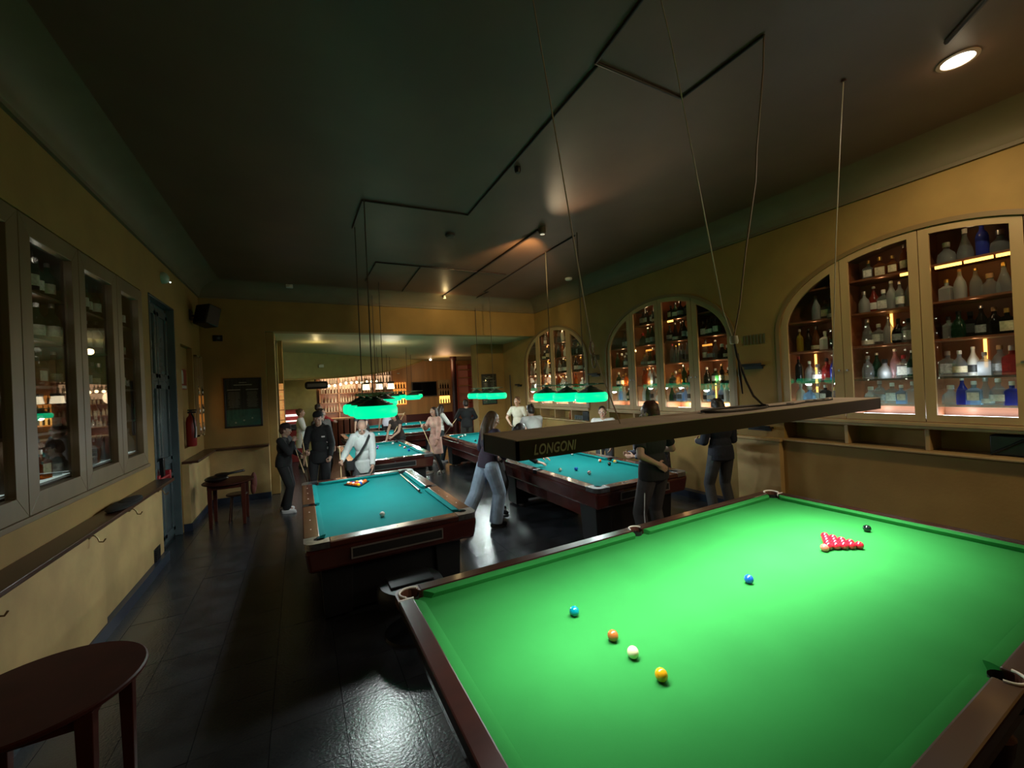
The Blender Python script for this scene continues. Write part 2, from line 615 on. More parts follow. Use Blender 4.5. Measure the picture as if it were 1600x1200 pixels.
# left counter shelf (dark) and hooks
lc = thing('wall_counter', 'long dark wooden shelf counter along the left wall under the cabinets', 'counter', (XL, 3, 1.04))
MB().box((XL, -3, 1.045), (XL + .20, DY0 - .02, 1.085)).build('shelf_board', DARKW, lc, bevel=.008)
for y in (3.42, 4.74, 5.66, 6.64):
    h = MB()
    h.tube([(XL + .10, y, .99), (XL + .13, y, .99), (XL + .15, y, .965), (XL + .16, y, .93), (XL + .185, y, .925), (XL + .20, y, .95)], .006, 6)
    h.box((XL + .06, y - .02, .97), (XL + .106, y + .02, 1.01))
    h.build('coat_hook', mat('dull_brass', (.20, .14, .07), .45, metal=.7), lc)
lc2 = thing('wall_counter', 'dark shelf counter running round the far left corner above the small table', 'counter', (XL, 9, 1.08))
MB().prism([(XL, DY1 + .12), (XL + .22, DY1 + .12), (XL + .22, YF - .24), (-.60, YF - .24), (-.60, YF - .002), (XL, YF - .002)], 2, 1.08, 1.12).build('shelf_board', DARKW, lc2, bevel=.006)
g = MB()
for k in range(9):
    g.box((XL + .06, 6.55, .035 + .025 * k), (XL + .075, 6.73, .05 + .025 * k))
vt = thing('floor_vent', 'small dark vent grille low on the left wall beside the door', 'vent', (XL + .07, 6.64, .02))
MB().box((XL + .055, 6.52, .02), (XL + .068, 6.76, .28)).build('frame', BLACKM, vt, bevel=.003)
g.v = [(a, b, c + .01) for a, b, c in g.v]
g.build('louvre', BLACKM, vt)
bp = MB().ell((XL + .14, 5.40, 1.105), (.11, .34, .02)).ell((XL + .15, 5.52, 1.118), (.08, .20, .016))
tag(bp.build('bag', mat('black_cloth', (.009, .009, .010), .8, bump=.4, bscale=18)), 'flat black bag lying on the left wall counter', 'bag')

# door
DM = mat('door_paint', (.085, .115, .125), .25, var=.12, vscale=3)
dr = MB().box((XL - .14, DY0, 0), (XL - .10, DY1, 3.54))
d1 = struct('door_1', dr, DM, label='tall grey blue double door with panic bar on the left wall')
lf = MB()
for a, b in ((DY0 + .03, 7.56), (7.60, DY1 - .03)):
    for z0, z1 in ((.1, .95), (1.2, 2.35), (2.45, 3.42)):
        # panel frames standing proud
        for y0, y1, q0, q1 in ((a, a + .09, z0, z1), (b - .09, b, z0, z1), (a, b, z0 - .05, z0 + .06), (a, b, z1 - .06, z1 + .05)):
            lf.box((XL - .10, y0, q0), (XL - .075, y1, q1))
lf.build('door_frame', DM, d1, bevel=.004)
MB().box((XL - .09, DY0, 0), (XL + .01, DY0 + .03, 3.56)).box((XL - .09, DY1 - .03, 0), (XL + .01, DY1, 3.56)).box((XL - .09, DY0, 3.53), (XL + .01, DY1, 3.56)).build('door_casing', DM, d1, bevel=.004)
pb = MB().tube([(XL - .02, 7.15, 1.03), (XL - .02, 7.66, 1.03)], .018, 8).box((XL - .10, 7.11, .97), (XL + .0, 7.18, 1.10)).box((XL - .10, 7.62, .97), (XL + .0, 7.69, 1.10))
pb.build('panic_bar', mat('red_bar', (.35, .02, .03), .35), d1, bevel=.004)
MB().box((XL - .075, 7.45, .95), (XL - .03, 7.53, 1.30)).build('door_lock', BLACKM, d1, bevel=.004)

# ================================================================ CABINETS AND BOTTLES
LEDW = mat('led_cool', (.8, .85, .9), .5, emit=(.80, .90, 1.0), es=12.0)
LEDA = mat('led_warm', (.9, .6, .2), .5, emit=(1.0, .50, .10), es=4.0)
LEDA2 = mat('led_warm_dim', (.9, .6, .2), .5, emit=(1.0, .40, .06), es=1.2)
SHELFG = glassy('shelf_glass', (.7, .8, .75), .12, .1, (.3, .35, .32))


def ring(mb, outer, inner, x0, x1):
    n = len(outer)
    for k in range(n):
        j = (k + 1) % n
        mb.prism([outer[k], outer[j], inner[j], inner[k]], 0, x0, x1)


def door_outline(c, y0, y1, inset, n=14):
    """outline of an arched door between y0<y1, closed list, same count for every inset"""
    a, b = y0 + inset, y1 - inset
    w, bb = AW - .004 - inset * .9, AB - .004 - inset * .9
    a = max(a, c - w + 1e-3)
    b = min(b, c + w - 1e-3)
    zb = AZB + .02 + (inset * .9 if inset > .02 else inset)
    pts = [(a, zb), (b, zb)]
    for k in range(n + 1):
        y = b + (a - b) * k / n
        pts.append((y, arch_z(y - c, w, bb)))
    return pts


CABP = [.75, 2.3, 2.6]


def arched_cabinet(ci_, label, knob=True):
    c = ARC[ci_]
    cab = thing('arched_cabinet', label, 'cabinet', (XR, c, AZB), group='arched bottle cabinets on the right wall')
    xf, xb = XR + .03, XR + .50
    m = MB()
    m.box((xb, c - AW - .02, AZB), (xb + .02, c + AW + .02, 3.66))
    m.box((xf, c - AW - .02, AZB), (xb, c + AW + .02, AZB + .05))
    for s in (-1, 1):
        m.box((xf + .02, c + s * (AW - .0), AZB), (xb, c + s * (AW + .02), AZ0))
    ap = arch_pts(c, AW, AB, AZ0, 24)
    for k in range(24):
        a, b = ap[k], ap[k + 1]
        m.add([(xf + .02, *a), (xf + .02, *b), (xb, *b), (xb, *a), (xf + .02, a[0], a[1] + .02), (xf + .02, b[0], b[1] + .02), (xb, b[0], b[1] + .02), (xb, a[0], a[1] + .02)],
              [(0, 3, 2, 1), (4, 5, 6, 7), (0, 1, 5, 4), (2, 3, 7, 6)])
    for d in (-.74, 0, .74):
        zt = arch_z(d) - .01
        m.box((xf + .10, c + d - .014, AZB), (xb, c + d + .014, zt))
    m.build('carcass', CARC, cab, smooth=None)
    for z in SH:
        w_ = AW - .02 if z <= AZ0 else AW * sqrt(max(0, 1 - ((z - AZ0 + .0) / AB) ** 2)) - .03
        if w_ < .2:
            continue
        mm = MB().box((xf + .06, c - w_, z - .022), (xb, c + w_, z))
        mm.build('shelf', SHELFG if z < 2.1 else CARC, cab, smooth=None)
    # cool strip under the lowest bottles, warm strips behind
    MB().box((xf + .10, c - AW + .05, AZB + .052), (xb - .05, c + AW - .05, AZB + .062)).build('led_strip', LEDW, cab, smooth=None)
    for (d, z0, z1) in ((1.28, 1.70, 2.35), (.42, 2.42, 2.78), (.05, 2.42, 2.80), (-.35, 2.06, 2.40), (-.8, 1.7, 2.0), (.80, 1.7, 2.05)):
        MB().box((xb - .012, c + d - .012, z0), (xb - .002, c + d + .012, z1)).build('led_strip', LEDA, cab, smooth=None)
    for (d, w_, z) in (((-.42, .10, 3.19), (-.20, .10, 3.19), (-.60, .06, 3.19), (.14, .05, 3.19)), ((-.20, .06, 3.19), (-.95, .09, 2.66), (.36, .07, 2.70)), ((.3, .05, 2.7),))[ci_]:
        MB().box((xf + .07, c + d - w_, z - .035), (xf + .09, c + d + w_, z - .005)).build('led_strip', LEDA2 if z < 3 and ci_ else LEDA, cab, smooth=None)
    # doors
    b4 = [c + AW, c + .74, c, c - .74, c - AW]
    for k in range(4):
        y1, y0 = b4[k] - .004, b4[k + 1] + .004
        o_ = door_outline(c, y0, y1, 0)
        i_ = door_outline(c, y0, y1, .085 if k in (1, 2) else .10)
        dm = MB()
        ring(dm, o_, i_, XR + .004, XR + .034)
        d = dm.build('door', WOODF, cab, smooth=30)
        pm = MB().prism(i_, 0, XR + .016, XR + .020)
        pm.build('pane', PANE, d, smooth=None)
        ky = y0 + .04 if k in (0, 2) else y1 - .04
        MB().cyl((XR + .004, ky, 2.1), (XR - .02, ky, 2.1), .010, .013, 10).build('knob', STEEL, d)
    for q, d in enumerate((1.10, .37, -.37, -1.10)):
        for z in SH:
            zz = z + .37
            if abs(d) > 1 and z > 2.75 or z > 3.1 and abs(d) > 1:
                continue
            zz = min(zz, arch_z(d) - .08)
            pw = (1.5 if z < 1.8 else .9 if z < 2.1 else .42) * CABP[ci_]
            light('cabinet_fill_light', 'POINT', (xf + .09, c + d, zz), pw, ((.85, .93, 1.0) if ci_ == 0 else (1.0, .88, .6)) if z < 1.8 else (1.0, .66, .34), .03)
        light('cabinet_fill_light', 'POINT', (xb - .07, c + d + .15, AZB + .12), (.9, 2.6, 2.6)[ci_] * CABP[ci_], ((.85, .93, 1.0), (1.0, .74, .36), (1.0, .74, .36))[ci_], .03)
    return cab


SH = [1.675, 1.98, 2.39, 2.80, 3.21]
arched_cabinet(0, 'arched wooden bottle cabinet nearest the green snooker table, partly cut by the frame')
arched_cabinet(1, 'middle arched wooden bottle cabinet, behind the two men seen from behind')
arched_cabinet(2, 'smallest-looking arched bottle cabinet, farthest along the right wall')

# ---- bottle shapes
def bshape(name, prof, n=14, sq=None):
    m = MB()
    if sq:
        a, b, h, nr, nh = sq
        m.frust((0, 0), a, b, 0, a, b, h * .62)
        m.frust((0, 0), a, b, h * .62, nr * 1.2, nr * 1.2, h * .74)
        m.lathe([(nr, h * .73), (nr, h * .90)], 10)
    else:
        m.lathe(prof, n)
    return m.mesh(name, None, 45)


SHAPES = {}


def reg(key, prof, cap, lab, sq=None):
    body = bshape('bottle_' + key, prof, 14, sq)
    cm = MB().lathe([(cap[0], cap[1]), (cap[0], cap[2]), (cap[0] * .8, cap[2] + .004)], 10).mesh('cap_' + key, None, 40)
    if sq:
        lm = MB().box((-sq[0] - .0015, -sq[1] * .8, lab[1]), (sq[0] + .0015, sq[1] * .8, lab[2])).mesh('label_' + key, None, None)
    else:
        lm = MB().lathe([(lab[0], lab[1]), (lab[0], lab[2])], 14, cap=False).mesh('label_' + key, None, 40)
    for me in (body, cm, lm):
        me.materials.append(None)
    SHAPES[key] = (body, cm, lm)


reg('tall', [(0.001, .004), (.036, 0), (.037, .17), (.030, .20), (.014, .225), (.013, .27), (.0135, .275)], (.0145, .268, .298), (.0378, .05, .13))
reg('round', [(0.001, .004), (.046, 0), (.052, .03), (.050, .12), (.034, .165), (.015, .19), (.014, .225)], (.018, .222, .258), (.0535, .035, .10))
reg('slope', [(0.001, .004), (.042, 0), (.043, .12), (.036, .17), (.020, .21), (.013, .24), (.013, .275)], (.0145, .27, .292), (.0440, .035, .11))
reg('flask', None, (.019, .205, .245), (0, .03, .125), sq=(.036, .050, .235, .016, 0))
reg('square', None, (.018, .195, .228), (0, .04, .12), sq=(.040, .042, .22, .015, 0))
reg('squat', [(0.001, .004), (.058, 0), (.062, .05), (.052, .10), (.022, .135), (.017, .165)], (.024, .160, .20), (.0635, .02, .07))
reg('bell', [(0.001, .004), (.050, 0), (.050, .07), (.040, .12), (.026, .17), (.016, .21), (.014, .25)], (.017, .247, .285), (.0512, .015, .06))

G = {
    'clear': glassy('glass_clear', (.80, .85, .85), .20, .05, (.42, .46, .47)),
    'frosted': glassy('glass_frosted', (.62, .64, .64), .38, .4, (.50, .52, .52)),
    'green': glassy('glass_green', (.10, .34, .16), .18, .12, (.04, .12, .06)),
    'amber': glassy('glass_amber', (.75, .30, .06), .2, .12, (.34, .13, .03)),
    'dark': glassy('glass_dark', (.05, .045, .03), .4, .12, (.02, .018, .015)),
    'blue': glassy('glass_blue', (.10, .15, .75), .35, .12, (.07, .10, .60)),
    'red': glassy('glass_red', (.8, .10, .06), .35, .15, (.40, .05, .04)),
    'pale blue': glassy('glass_pale_blue', (.55, .75, .95), .3, .15, (.45, .62, .85)),
    'pink': glassy('glass_pink', (.9, .55, .55), .35, .15, (.55, .34, .34)),
    'white': mat('glass_white', (.66, .65, .60), .25),
    'yellow': glassy('glass_yellow', (.9, .75, .1), .4, .15, (.6, .45, .05)),
}
CAPS = [mat('cap_black', (.012, .012, .012), .35), mat('cap_silver', (.6, .6, .6), .3, metal=.9), mat('cap_gold', (.55, .36, .10), .35, metal=.8), mat('cap_white', (.7, .7, .66), .4), mat('cap_cork', (.32, .17, .07), .7), mat('cap_red', (.35, .02, .02), .4)]
LABS = [mat('paper_white', (.72, .71, .64), .6, var=.2, vscale=40), mat('paper_cream', (.60, .52, .34), .6, var=.2, vscale=40), mat('paper_black', (.02, .02, .02), .5), mat('paper_green', (.05, .16, .08), .6), mat('paper_grey', (.35, .36, .36), .6, var=.3, vscale=50)]
CAPN = ['black cap', 'silver cap', 'gold cap', 'white cap', 'cork stopper', 'red cap']
LABN = ['white label', 'cream label', 'black label', 'green label', 'grey label']
ORD = ['first', 'second', 'third', 'fourth', 'fifth', 'sixth', 'seventh', 'eighth', 'ninth', 'tenth']
NB = [0]


def bottle(loc, shape, col, cap, lab, label, group, sc=1.0, rz=0, parts=True, stuff=False):
    NB[0] += 1
    body, cm, lm = SHAPES[shape]
    b = bpy.data.objects.new('bottle', body)
    COL.objects.link(b)
    b.location = loc
    b.scale = (sc * 1.22, sc * 1.22, sc * (1.13 if loc[2] > 1.7 and loc[0] > 0 else 1.02))
    b.rotation_euler = (0, 0, rz)
    b.material_slots[0].link = 'OBJECT'
    b.material_slots[0].material = G[col]
    b['label'] = label
    b['category'] = 'bottle'
    b['group'] = group
    if parts:
        c = bpy.data.objects.new('cap', cm)
        COL.objects.link(c)
        c.parent = b
        c.material_slots[0].link = 'OBJECT'
        c.material_slots[0].material = CAPS[cap]
        if lab is not None:
            l = bpy.data.objects.new('paper_label', lm)
            COL.objects.link(l)
            l.parent = b
            l.material_slots[0].link = 'OBJECT'
            l.material_slots[0].material = LABS[lab]
    return b


SHN = {'tall': 'tall', 'round': 'round', 'slope': 'sloping', 'flask': 'flat', 'square': 'square', 'squat': 'squat', 'bell': 'bell-shaped'}
SHELFN = ['bottom', 'second lowest', 'middle', 'second highest', 'top']


def fill(y_from, y_to, z, n, x, face, pal, cabn, doorn, shelfi, group, labp=.6, order=1, sc=1.0, parts=True, fixed=None, caps=(0, 1, 2, 3, 4)):
    """place n bottles along a shelf; order=-1 means the first is at y_from (left in the photo)"""
    for i in range(n):
        t = (i + .5) / n
        y = y_from + (y_to - y_from) * t + rnd.uniform(-.008, .008)
        if fixed and i < len(fixed):
            sh, co, ca, la = fixed[i]
        else:
            sh = rnd.choice(['tall', 'round', 'slope', 'flask', 'square', 'squat', 'bell', 'slope', 'round'])
            co = rnd.choice(pal)
            ca = rnd.choice(caps)
            la = rnd.choice([0, 0, 1, 4, 2]) if rnd.random() < labp else None
        s_ = sc * rnd.uniform(.92, 1.06)
        lb = f"{SHN[sh]} {co} glass bottle, {ORD[i]} from left, {SHELFN[shelfi]} shelf, {doorn}, {cabn}"
        bottle((x + rnd.uniform(-.03, .03), y, z), sh, co, ca, la, lb, group, s_, face + rnd.uniform(-.3, .3), parts)


GA = 'bottles in the near arched cabinet'
clr = ['clear', 'clear', 'clear', 'frosted', 'clear']
c0 = ARC[0]
XB_ = XR + .26
# door 1 (left), 2, 3 of near arch; y decreasing = left to right in the photo
fill(3.02, 2.66, 2.80, 4, XB_, 0, clr, 'near arch', 'first door', 3, GA)
fill(3.24, 2.64, 2.39, 6, XB_, 0, ['dark'], 'near arch', 'first door', 2, GA, fixed=[('tall', 'yellow', 3, None), ('slope', 'dark', 0, None), ('bell', 'amber', 0, 1), ('square', 'white', 3, None), ('flask', 'amber', 0, 2), ('round', 'dark', 2, None)])
fill(3.28, 2.64, 1.98, 6, XB_, 0, ['dark'], 'near arch', 'first door', 1, GA, fixed=[('tall', 'dark', 5, None), ('round', 'frosted', 3, None), ('squat', 'clear', 1, 0), ('round', 'red', 0, None), ('slope', 'blue', 1, None), ('flask', 'pale blue', 3, None)])
fill(3.26, 2.66, 1.675, 6, XB_, 0, ['pale blue', 'clear', 'white'], 'near arch', 'first door', 0, GA, labp=.3, caps=(1, 3), fixed=[('round', 'white', 3, None), ('squat', 'pale blue', 3, None), ('flask', 'clear', 1, 0), ('square', 'dark', 1, 0), ('squat', 'clear', 2, 0), ('bell', 'blue', 3, None)])
fill(2.46, 1.98, 3.21, 4, XB_, 0, ['clear'], 'near arch', 'second door', 4, GA, fixed=[('square', 'clear', 2, 0), ('flask', 'amber', 2, 1), ('square', 'amber', 2, 1), ('tall', 'amber', 1, 1)])
fill(2.48, 1.97, 2.80, 6, XB_, 0, clr, 'near arch', 'second door', 3, GA, fixed=[('round', 'frosted', 1, None), ('slope', 'red', 3, 0), ('flask', 'clear', 3, 0), ('slope', 'frosted', 3, None), ('tall', 'clear', 1, 0), ('slope', 'frosted', 0, None)])
fill(2.47, 1.98, 2.39, 5, XB_, 0, clr, 'near arch', 'second door', 2, GA, fixed=[('bell', 'clear', 1, 0), ('square', 'clear', 3, 0), ('slope', 'frosted', 1, None), ('round', 'dark', 0, 4), ('flask', 'clear', 0, 4)])
fill(2.48, 1.97, 1.98, 6, XB_, 0, clr, 'near arch', 'second door', 1, GA, fixed=[('round', 'clear', 1, None), ('slope', 'green', 1, None), ('squat', 'frosted', 0, None), ('slope', 'pink', 3, None), ('flask', 'clear', 5, 0), ('slope', 'green', 3, 4)])
fill(2.48, 1.97, 1.675, 5, XB_, 0, clr, 'near arch', 'second door', 0, GA, caps=(1, 3), fixed=[('squat', 'clear', 3, None), ('round', 'clear', 1, 4), ('flask', 'clear', 3, 0), ('square', 'pale blue', 3, 0), ('flask', 'clear', 3, None)])
fill(1.76, 1.24, 3.21, 4, XB_, 0, clr, 'near arch', 'third door', 4, GA, labp=0, sc=1.05, fixed=[('squat', 'clear', 3, None), ('bell', 'clear', 3, None), ('tall', 'blue', 1, None), ('squat', 'clear', 1, None)])
fill(1.76, 1.24, 2.80, 5, XB_, 0, ['frosted', 'clear'], 'near arch', 'third door', 3, GA, labp=.2)
fill(1.76, 1.24, 2.39, 6, XB_, 0, ['dark', 'green', 'clear'], 'near arch', 'third door', 2, GA, labp=.4, fixed=[('square', 'clear', 0, None), ('round', 'green', 0, None), ('square', 'dark', 0, 2), ('slope', 'dark', 1, 4), ('round', 'dark', 4, None), ('flask', 'dark', 2, 1)])
fill(1.78, 1.22, 1.98, 6, XB_, 0, clr, 'near arch', 'third door', 1, GA, fixed=[('flask', 'clear', 1, 4), ('round', 'clear', 3, 1), ('slope', 'white', 3, 2), ('square', 'frosted', 1, None), ('round', 'clear', 4, 4), ('flask', 'red', 1, None)])
fill(1.76, 1.24, 1.675, 6, XB_, 0, clr, 'near arch', 'third door', 0, GA, caps=(1, 3), fixed=[('squat', 'clear', 3, None), ('slope', 'blue', 1, None), ('square', 'pale blue', 3, 0), ('bell', 'clear', 1, 0), ('round', 'clear', 3, 0), ('flask', 'blue', 3, None)])

GB = 'bottles in the middle arched cabinet'
XB_ = XR + .15
mix_ = ['clear', 'dark', 'green', 'amber', 'clear']
c1 = ARC[1]
dn = ['first door', 'second door', 'third door', 'fourth door']
rows = {0: [(3, 6.62, 6.32, 4), (2, 6.86, 6.30, 6), (1, 6.88, 6.30, 5), (0, 6.90, 6.30, 6)],
        1: [(4, 6.10, 5.60, 6), (3, 6.12, 5.58, 4), (2, 6.12, 5.58, 6), (1, 6.12, 5.58, 6), (0, 6.12, 5.58, 6)],
        2: [(4, 5.40, 4.92, 4), (3, 5.42, 4.88, 5), (2, 5.42, 4.88, 6), (1, 5.42, 4.88, 6), (0, 5.42, 4.88, 6)],
        3: [(3, 4.70, 4.36, 4), (2, 4.70, 4.18, 5), (1, 4.70, 4.16, 4), (0, 4.70, 4.16, 6)]}
for k, rr in rows.items():
    for (s, a, b, n) in rr:
        if s == 0:
            pal, cp_, lp = ['white', 'clear', 'pale blue', 'green', 'clear', 'white'], (1, 3), .5
        elif s == 4 or (s == 3 and k > 1):
            pal, cp_, lp = ['dark', 'green', 'dark'], (0,), 1
        else:
            pal, cp_, lp = mix_, (0, 1, 2, 3, 4, 5), .6
        fill(a + c1 - 5.53, b + c1 - 5.53, SH[s], n, XB_, 0, pal, 'middle arch', dn[k], s, GB, labp=lp, caps=cp_)
GC = 'bottles in the far arched cabinet'
c2 = ARC[2]
for k, (a, b, tops) in enumerate(((10.62, 10.02, 3), (9.86, 9.26, 4), (9.16, 8.56, 4), (8.44, 7.86, 3))):
    for s in range(1, tops + 1):
        n = 4 if k < 3 else 3
        if s == 4 or (s == 3 and k in (0, 3)):
            n = 3
            if s == 3 and k == 0:
                a_, b_ = 10.3, 10.02
            elif s == 3:
                a_, b_ = 8.44, 8.1
            else:
                a_, b_ = a, b
        else:
            a_, b_ = a, b
        fill(a_, b_, SH[s], n, XB_, 0, ['clear', 'dark', 'clear', 'amber', 'white'], 'far arch', dn[k], s, GC, parts=True, sc=1.1)

# niche things under the arches
tag(MB().lathe([(.001, 0), (.036, 0), (.037, .13), (.014, .19), (.013, .245), (.015, .25)], 12, Matrix.Translation((XR + .1, 8.62, NZ0))).build('bottle', G['amber']), 'brown beer bottle in the shelf niche under the far arch', 'bottle')
for k in range(4):
    tag(MB().lathe([(.001, 0), (.026, 0), (.036, .11), (.034, .11), (.024, .01)], 12, Matrix.Translation((XR + .1, 8.40 - .10 * k, NZ0))).build('drinking_glass', G['clear']), f'small empty glass in the far arch niche, {ORD[k]} from the brown bottle', 'glass', 'glasses in the niche under the far arch')
bx = thing('loudspeaker', 'black box loudspeaker in the niche under the far arch', 'speaker', (XR + .13, 7.91, NZ0))
MB().box((XR + .02, 7.78, NZ0), (XR + .24, 8.02, NZ0 + .22)).build('housing', BLACK, bx, bevel=.01)
MB().box((XR + .012, 7.80, NZ0 + .02), (XR + .02, 8.00, NZ0 + .20)).build('grille', BLACKM, bx)
bx = thing('equipment_box', 'dark box with slanting strut in the niche below the near arch', 'box', (XR + .13, 1.2, NZ0))
MB().box((XR + .12, .75, NZ0), (XR + .30, 1.42, NZ0 + .2)).build('housing', BLACK, bx, bevel=.01)
MB().cyl((XR + .06, 1.40, NZ0 + .015), (XR + .06, 1.15, NZ0 + .2), .012).build('strut', BLACKM, bx)

# things on the wall between the arches
def wall_shelf(y, z, w_, label):
    t = thing('cue_shelf', label, 'shelf', (XR, y, z))
    MB().box((XR - .10, y - w_ / 2, z), (XR, y + w_ / 2, z + .02)).box((XR - .10, y - w_ / 2, z + .02), (XR - .09, y + w_ / 2, z + .045)).build('board', BLACKM, t, bevel=.003)
    MB().box((XR - .02, y - w_ / 2 + .03, z - .04), (XR, y + w_ / 2 - .03, z)).build('bracket', BLACKM, t)
    return t


wall_shelf(3.73, 2.22, .34, 'small black wall shelf between the near and middle arches, below the grille')
wall_shelf(3.68, 1.30, .40, 'lower black cue shelf between the near and middle arches, behind the lamp end')
wall_shelf(7.42, 2.26, .34, 'small black wall shelf between the middle and far arches')
wall_shelf(11.1, 2.1, .3, 'small black wall shelf beyond the far arch')
gr = thing('wall_vent', 'painted vent grille on the wall between near and middle arches', 'vent', (XR, 3.70, 2.6))
for k in range(7):
    y = 3.55 + .05 * k
    MB().box((XR - .012, y - .013, 2.56), (XR, y + .013, 2.70)).build('slot', mat('grille_dark', (.10, .085, .035), .6), gr, smooth=None)
gr2 = thing('wall_vent', 'painted vent grille on the wall between middle and far arches', 'vent', (XR, 7.4, 2.6))
for k in range(6):
    y = 7.28 + .05 * k
    MB().box((XR - .012, y - .013, 2.60), (XR, y + .013, 2.72)).build('slot', mat('grille_dark', (.10, .085, .035), .6), gr2, smooth=None)

# ---- left wall cabinet: four glazed doors
LC = thing('wall_cabinet', 'long glazed wooden cabinet full of dark bottles along the left wall', 'cabinet', (XL, 5, 1.34))
zb_, zt_ = 1.34, 3.50
gl = [(3.30, 3.98), (4.26, 4.88), (5.12, 5.73), (5.99, 6.51)]
glx = [(2.4, 3.08)] + gl
m = MB()
m.box((XL - .40, 1.0, zb_), (XL - .38, 6.66, zt_))
m.box((XL - .38, 1.0, zb_), (XL - .05, 6.66, zb_ + .05))
m.box((XL - .38, 1.0, zt_), (XL - .05, 6.66, zt_ + .02))
m.box((XL - .38, 6.64, zb_), (XL - .05, 6.66, zt_))
m.box((XL - .38, 1.0, zb_), (XL - .05, 1.02, zt_))
for y in (3.19, 4.12, 5.0, 5.86):
    m.box((XL - .38, y - .02, zb_), (XL - .06, y + .02, zt_))
m.build('carcass', mat('left_carcass', (.055, .03, .015), .5), LC, smooth=None)
LSH = [1.50, 1.90, 2.27, 2.64, 3.01]
for z in LSH:
    MB().box((XL - .38, 1.02, z - .02), (XL - .07, 6.64, z)).build('shelf', mat('left_shelf', (.07, .04, .02), .4), LC, smooth=None)
MB().box((XL - .30, 2.2, LSH[0] + .012), (XL - .09, 6.6, LSH[0] + .016)).build('led_strip', mat('led_soft', (.8, .85, .8), .5, emit=(.75, .95, .9), es=.55), LC, smooth=None)
MB().box((XL - .375, 2.2, LSH[1] - .06), (XL - .365, 6.6, LSH[1] - .03)).build('led_strip', mat('led_soft_warm', (.8, .6, .3), .5, emit=(1, .62, .28), es=.5), LC, smooth=None)
edges = [1.0] + [(glx[k][1] + glx[k + 1][0]) / 2 for k in range(len(glx) - 1)] + [6.66]
WF2 = mat('cabinet_wood_left', (.17, .12, .06), .45, var=.10, vscale=5, stretch=(1, 1, .15))
for k, (a, b) in enumerate(glx):
    y0, y1 = edges[k] + .004, edges[k + 1] - .004
    dm = MB()
    o_ = [(y0, zb_ + .0), (y1, zb_ + .0), (y1, zt_), (y0, zt_)]
    i_ = [(a, 1.49), (b, 1.49), (b, 3.36), (a, 3.36)]
    ring(dm, o_, i_, XL - .045, XL + .012)
    d = dm.build('door', WF2, LC, smooth=None, bevel=.003)
    MB().box((XL - .028, a, 1.49), (XL - .024, b, 3.36)).build('pane', PANE, d, smooth=None)
MB().box((XL, 1.0, 1.30), (XL + .03, 6.66, 1.34)).build('sill', WF2, LC, bevel=.004)
GL = 'bottles in the left wall cabinet'
XLB = XL - .15
dnl = ['cut-off door', 'second door', 'third door', 'last door']
for k, (a, b) in enumerate(gl):
    for s in range(5):
        n = 5 if k else 4
        y0, y1 = a - .04, b + .08
        if k == 0:
            y0 = 3.55
        if s >= 3:
            pal, lp = ['dark', 'dark', 'green'], 1
        elif s == 0:
            pal, lp = ['clear', 'amber', 'clear', 'dark'], .3
        else:
            pal, lp = ['dark', 'clear', 'amber', 'dark'], .6
        for i in range(n):
            t = (i + .5) / n
            y = y0 + (y1 - y0) * t
            sh = 'tall' if s >= 3 or s == 2 and k == 0 else rnd.choice(['tall', 'slope', 'round', 'square', 'flask'])
            co = rnd.choice(pal)
            la = 0 if s >= 3 else (rnd.choice([0, 1, 4]) if rnd.random() < lp else None)
            lb = f"{SHN[sh]} {co} glass bottle, {ORD[i]} along the {SHELFN[s]} shelf, {dnl[k]}, left cabinet"
            bottle((XLB + rnd.uniform(-.03, .03), y, LSH[s] + .018 * (s == 0)), sh, co, rnd.choice([0, 0, 2, 1]), la, lb, GL, rnd.uniform(.98, 1.12), pi + rnd.uniform(-.2, .2))
light('cabinet_fill_light', 'AREA', (XL - .2, 5.0, LSH[0] + .03), .30, (.8, 1, .95), 2.6, .1, target=(XL - .2, 5.0, 3))

for y in (4.0, 4.6, 5.4, 6.25):
    for z, e in ((3.28, .30), (2.92, .22), (2.56, .16), (2.18, .12), (1.80, .25)):
        light('cabinet_fill_light', 'POINT', (XL - .10, y, z), e * .8, (1.0, .92, .72), .02)  # added points behind the panes, standing in for room light on the labels

# ================================================================ BILLIARD TABLES
TEAL = mat('teal_cloth', (.0016, .170, .168), .9, var=.04, vscale=3, bump=.08, bscale=400, spec=.15)
GREEN = mat('green_cloth', (.022, .215, .042), .9, var=.05, vscale=2.5, bump=.08, bscale=400, spec=.15)
RAILW = mat('rail_wood', (.070, .018, .012), .24, var=.25, vscale=9, stretch=(.12, 1, 1), coat=.8)
RAILS = mat('snooker_rail_wood', (.030, .007, .0045), .28, var=.25, vscale=9, stretch=(1, .12, 1), coat=.5)
LEATH = mat('white_leather', (.92, .86, .76), .5)
LEATHB = mat('brown_leather', (.13, .045, .025), .5)
NETM = mat('pocket_black', (.006, .006, .006), .6)
PLATE = mat('table_corner_metal', (.30, .31, .33), .28, metal=.9, var=.2, vscale=25)


